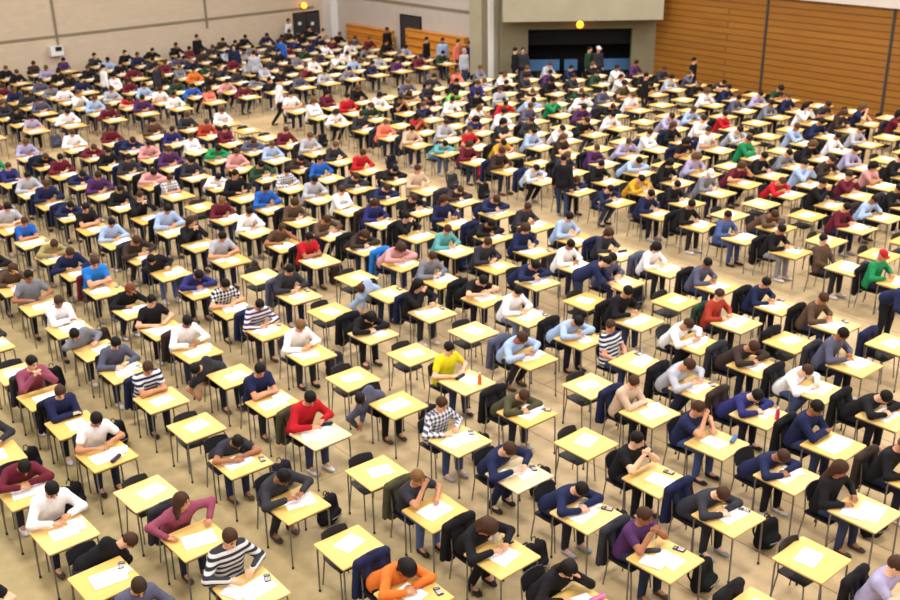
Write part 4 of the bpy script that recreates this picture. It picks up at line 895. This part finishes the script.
quad_wall('wall_near', (-14, -12), (WX, -12), 0, HZ, .3, MAT['brick'], (0, 1, 0))
quad_wall('wall_side', (-14, -12), (-14, LY), 0, HZ, .3, MAT['brick'], (1, 0, 0))
def gpt(px, py, off=0.): return at_plane(px, py, G0+gn*off, gn)
def gslab(name, px0, px1, z0, z1, off0, off1, mat, kind='structure', parent=None):
    """a slab parallel to the entrance wall between two image columns, from depth off0 to off1 in front of it"""
    o = max(off0, off1); p = (gpt(px0, 40, o)-G0)@gd; q = (gpt(px1, 40, o)-G0)@gd; m = MB()
    v = [G0+gd*s+gn*f+V3(0, 0, z) for z in (z0, z1) for f in (off0, off1) for s in (p, q)]
    m.add(v, [(0, 2, 3, 1), (4, 5, 7, 6), (0, 1, 5, 4), (2, 6, 7, 3), (0, 4, 6, 2), (1, 3, 7, 5)]); o_ = obj(name, m.mesh(name, mat), parent)
    if kind: tag(o_, kind=kind)
    return o_
z_open = gpt(580, 29)[2]; z_fas = gpt(580, 21, 1.0)[2]; z_fas1 = z_fas+1.9
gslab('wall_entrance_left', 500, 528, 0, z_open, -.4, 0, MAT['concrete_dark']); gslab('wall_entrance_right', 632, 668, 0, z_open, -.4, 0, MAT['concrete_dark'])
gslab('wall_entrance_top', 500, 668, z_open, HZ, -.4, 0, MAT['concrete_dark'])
gslab('trim_balcony', 503, 662, z_fas, z_fas1, 0, 1.0, MAT['concrete'])
gslab('trim_balcony_ledge', 503, 662, z_fas1, z_fas1+.12, -.0, 1.08, MAT['concrete_dark'])
gslab('wall_recess', 515, 650, 0, z_open+.5, -1.9, -1.6, MAT['dark'])
gslab('door_1', 527, 633, gpt(580, 46)[2], z_open+.1, -.5, -.42, MAT['dark'])      # the rolled curtain over the opening
z_b0, z_b1 = gpt(545, 70, -1)[2], gpt(545, 59.5, -1)[2]
for (x0, x1, w) in ((528, 560, 'wide blue padded barrier at left in the dark entrance'), (565, 578, 'narrow blue padded barrier in the middle of the dark entrance'), (598, 633, 'wide blue padded barrier at right in the dark entrance')):
    r_ = obj('barrier', None, None, None, tuple(gpt((x0+x1)/2, 60, -1)*V3(1, 1, 0))); tag(r_, w, 'barrier', 'blue barriers in the entrance')
    inv = Matrix.Translation(r_.location).inverted()
    for nm, z0, z1, mt in (('pad', max(.4, z_b0), z_b1, 'bluepad'), ('plinth', 0, max(.4, z_b0), 'dark')):
        o_ = gslab(nm, x0, x1, z0, z1, -1.0, -.85, MAT[mt], None); o_.parent = r_; o_.matrix_parent_inverse = inv
# pillar at the corner of the entrance wall
pe = at(488, 75, 0)*.932+V3(0, 0, CAM_H)*.0; pe = V3(29.7, 32.9, 0)
m = MB(); m.box((pe[0]+.5, pe[1]+.58, HZ/2), (1.0, 1.16, HZ)); o_ = obj('pillar_corner', m.mesh('pillar', MAT['concrete'])); tag(o_, kind='structure')
m = MB(); m.box((pe[0]-.01, pe[1]+.2, HZ/2), (.03, .36, HZ)); tag(obj('trim_7', m.mesh('pillar_groove_shade', MAT['concrete_dark'])), kind='structure')  # flat dark strip: the shade of a recess put in as colour
m = MB(); m.box((pe[0]+.13, pe[1]-.012, HZ/2), (.3, .03, HZ)); tag(obj('trim_8', m.mesh('pillar_lit_edge', MAT['white'])), kind='structure')  # flat bright strip: light on the pillar's edge put in as colour
pc = at_plane(344, 30, (BX, 0, 0), V3(1, 0, 0)); m = MB(); m.box((BX-.2, LY-.35, HZ/2), (.42, .7, HZ)); tag(obj('pillar_white', m.mesh('pillar', MAT['white'])), kind='structure')
# brick wall details
LP = lambda px, py, off=0.: at_plane(px, py, (0, LY-off, 0), V3(0, 1, 0))
def lbox(name, x0, y0, x1, y1, off0, off1, mat, parent=None, kind=None):
    a, b_ = LP((x0+x1)/2, y0, off1), LP((x0+x1)/2, y1, off1); xa, xb = LP(x0, (y0+y1)/2, off1)[0], LP(x1, (y0+y1)/2, off1)[0]
    m = MB(); m.box(((xa+xb)/2, LY-(off0+off1)/2, (a[2]+b_[2])/2), (abs(xb-xa), off1-off0, abs(a[2]-b_[2])), min(.02, (off1-off0)*.3)); o_ = obj(name, m.mesh(name, mat), parent)
    if kind: tag(o_, kind=kind)
    return o_
za = LP(100, 31)[2]
m = MB(); m.box((8.2, LY-.03, za), (44.4, .06, .09)); tag(obj('trim_1', m.mesh('trim', MAT['trim'])), kind='structure')
for i, px in enumerate((54, 206)):
    p_ = LP(px, 20); m = MB(); m.tube([(p_[0], LY-.05, LP(px, (46, 28)[i])[2]), (p_[0], LY-.05, HZ)], .05, 8); tag(obj('trim_%d' % (i+2), m.mesh('conduit', MAT['trim'])), kind='structure')
r_ = lbox('wall_unit', 51, 46.5, 64, 56, 0, .35, MAT['white']); tag(r_, 'white box unit with dark face hanging on the brick wall', 'wall unit'); lbox('dark_panel', 55.5, 46.8, 62, 51, .35, .38, MAT['black'], r_)
dr = lbox('door_2', 294, 11.5, 320.5, 50, 0, .05, MAT['dark'], None, 'structure')
for x0, x1 in ((294.8, 306.9), (307.5, 319.8)):
    lf = lbox('door_leaf', x0, 12.5, x1, 50, .05, .09, MAT['door'], dr)
    lbox('notice', x0+3.5, 22, x0+6.5, 25, .09, .1, MAT['white'], lf); lbox('push_bar', x0+1.5, 33, x1-1.5, 34, .09, .15, MAT['grey'], lf)
def lampthing(p, n, lab):
    r_ = obj('orange_lamp', None, None, None, p); tag(r_, lab, 'lamp', 'orange lamps over the doors')
    m = MB(); m.ell((0, 0, 0), (.15, .15, .15), 12); obj('lamp_globe', shade_auto(m.mesh('globe', MAT['lamp'])), r_)
    m = MB(); m.tube([-V3(*n)*.35, -V3(*n)*.1], .07, 10); obj('bracket', m.mesh('bracket', MAT['grey']), r_)
lampthing(LP(304, 5.5, .3), (0, -1, 0), 'orange lamp glowing above the dark double doors')
lampthing(gpt(580, 24.5, .35), gn, 'orange lamp glowing above the wide dark entrance')
# bleacher wall: dark door, two wooden bleachers
BP = lambda px, py, off=0.: at_plane(px, py, (BX-off, 0, 0), V3(1, 0, 0))
def bbox_(name, px0, px1, z0, z1, o0, o1, mat, parent=None, bev=0.):
    y0, y1 = BP(px0, 30, o1)[1], BP(px1, 30, o1)[1]; m = MB(); m.box((BX-(o0+o1)/2, (y0+y1)/2, (z0+z1)/2), (o1-o0, abs(y1-y0), z1-z0), bev); return obj(name, m.mesh(name, mat), parent)
d3 = bbox_('door_3', 400, 421, 0, BP(410, 15)[2], 0, .06, MAT['dark']); tag(d3, kind='structure'); bbox_('door_leaf', 401, 420, 0, BP(410, 16)[2], .06, .1, MAT['door'], d3)
zt = BP(440, 8)[2]; m = MB(); m.box((BX-.03, 39, zt), (.06, 10.4, .1)); tag(obj('trim_4', m.mesh('trim', MAT['trim'])), kind='structure')
for x0, x1, lab, ztop in ((346, 390, 'varnished yellow wooden bleacher between white pilaster and dark door', BP(360, 26, .3)[2]), (405, 464, 'varnished yellow wooden bleacher between dark door and concrete pillar', BP(440, 34, .3)[2])):
    r_ = obj('bleacher', None, None, None, (BX, BP((x0+x1)/2, 30)[1], 0)); tag(r_, lab, 'bleacher', 'wooden bleachers')
    inv = Matrix.Translation(r_.location).inverted(); nst = 5
    for i in range(nst):
        z1 = ztop*(i+1)/nst; o1 = .9-(.9-.3)*i/(nst-1)
        for nm, a in (('riser', (x0, x1, z1-ztop/nst, z1-.05, o1-.3 if i < nst-1 else .02, o1-.05, MAT['bench'])), ('bench', (x0, x1, z1-.06, z1, max(.02, o1-.32), o1, MAT['bench']))):
            o_ = bbox_(nm, *a, None, .012); o_.parent = r_; o_.matrix_parent_inverse = inv
# joints of the wooden wall
for i, px in enumerate((766, 893)):
    y_ = at_plane(px, 30, (WX, 0, 0), V3(1, 0, 0))[1]; m = MB(); m.box((WX-.015, y_, woodtop/2), (.03, .09, woodtop)); tag(obj('trim_%d' % (i+5), m.mesh('joint', MAT['door'])), kind='structure')

# ------------------------------------------------------------------ light: ceiling floodlights in a grid
def area(x, y, size, power, z=HZ-.15, col=(1, .955, .90)):
    l = bpy.data.lights.new('hall_light', 'AREA'); l.shape = 'SQUARE'; l.size = size; l.energy = power; l.color = col
    o = bpy.data.objects.new('hall_light', l); COL.objects.link(o); o.location = (x, y, z)
for x in (-6, 4, 14, 24, 32):
    for y in (-4, 6, 16, 26, 36): area(x, y, 2.6, 850)
w = bpy.data.worlds.new('hall_air'); SC.world = w; w.use_nodes = True
w.node_tree.nodes['Background'].inputs['Color'].default_value = (*lin((255, 240, 216)), 1); w.node_tree.nodes['Background'].inputs['Strength'].default_value = .06
fix_normals()
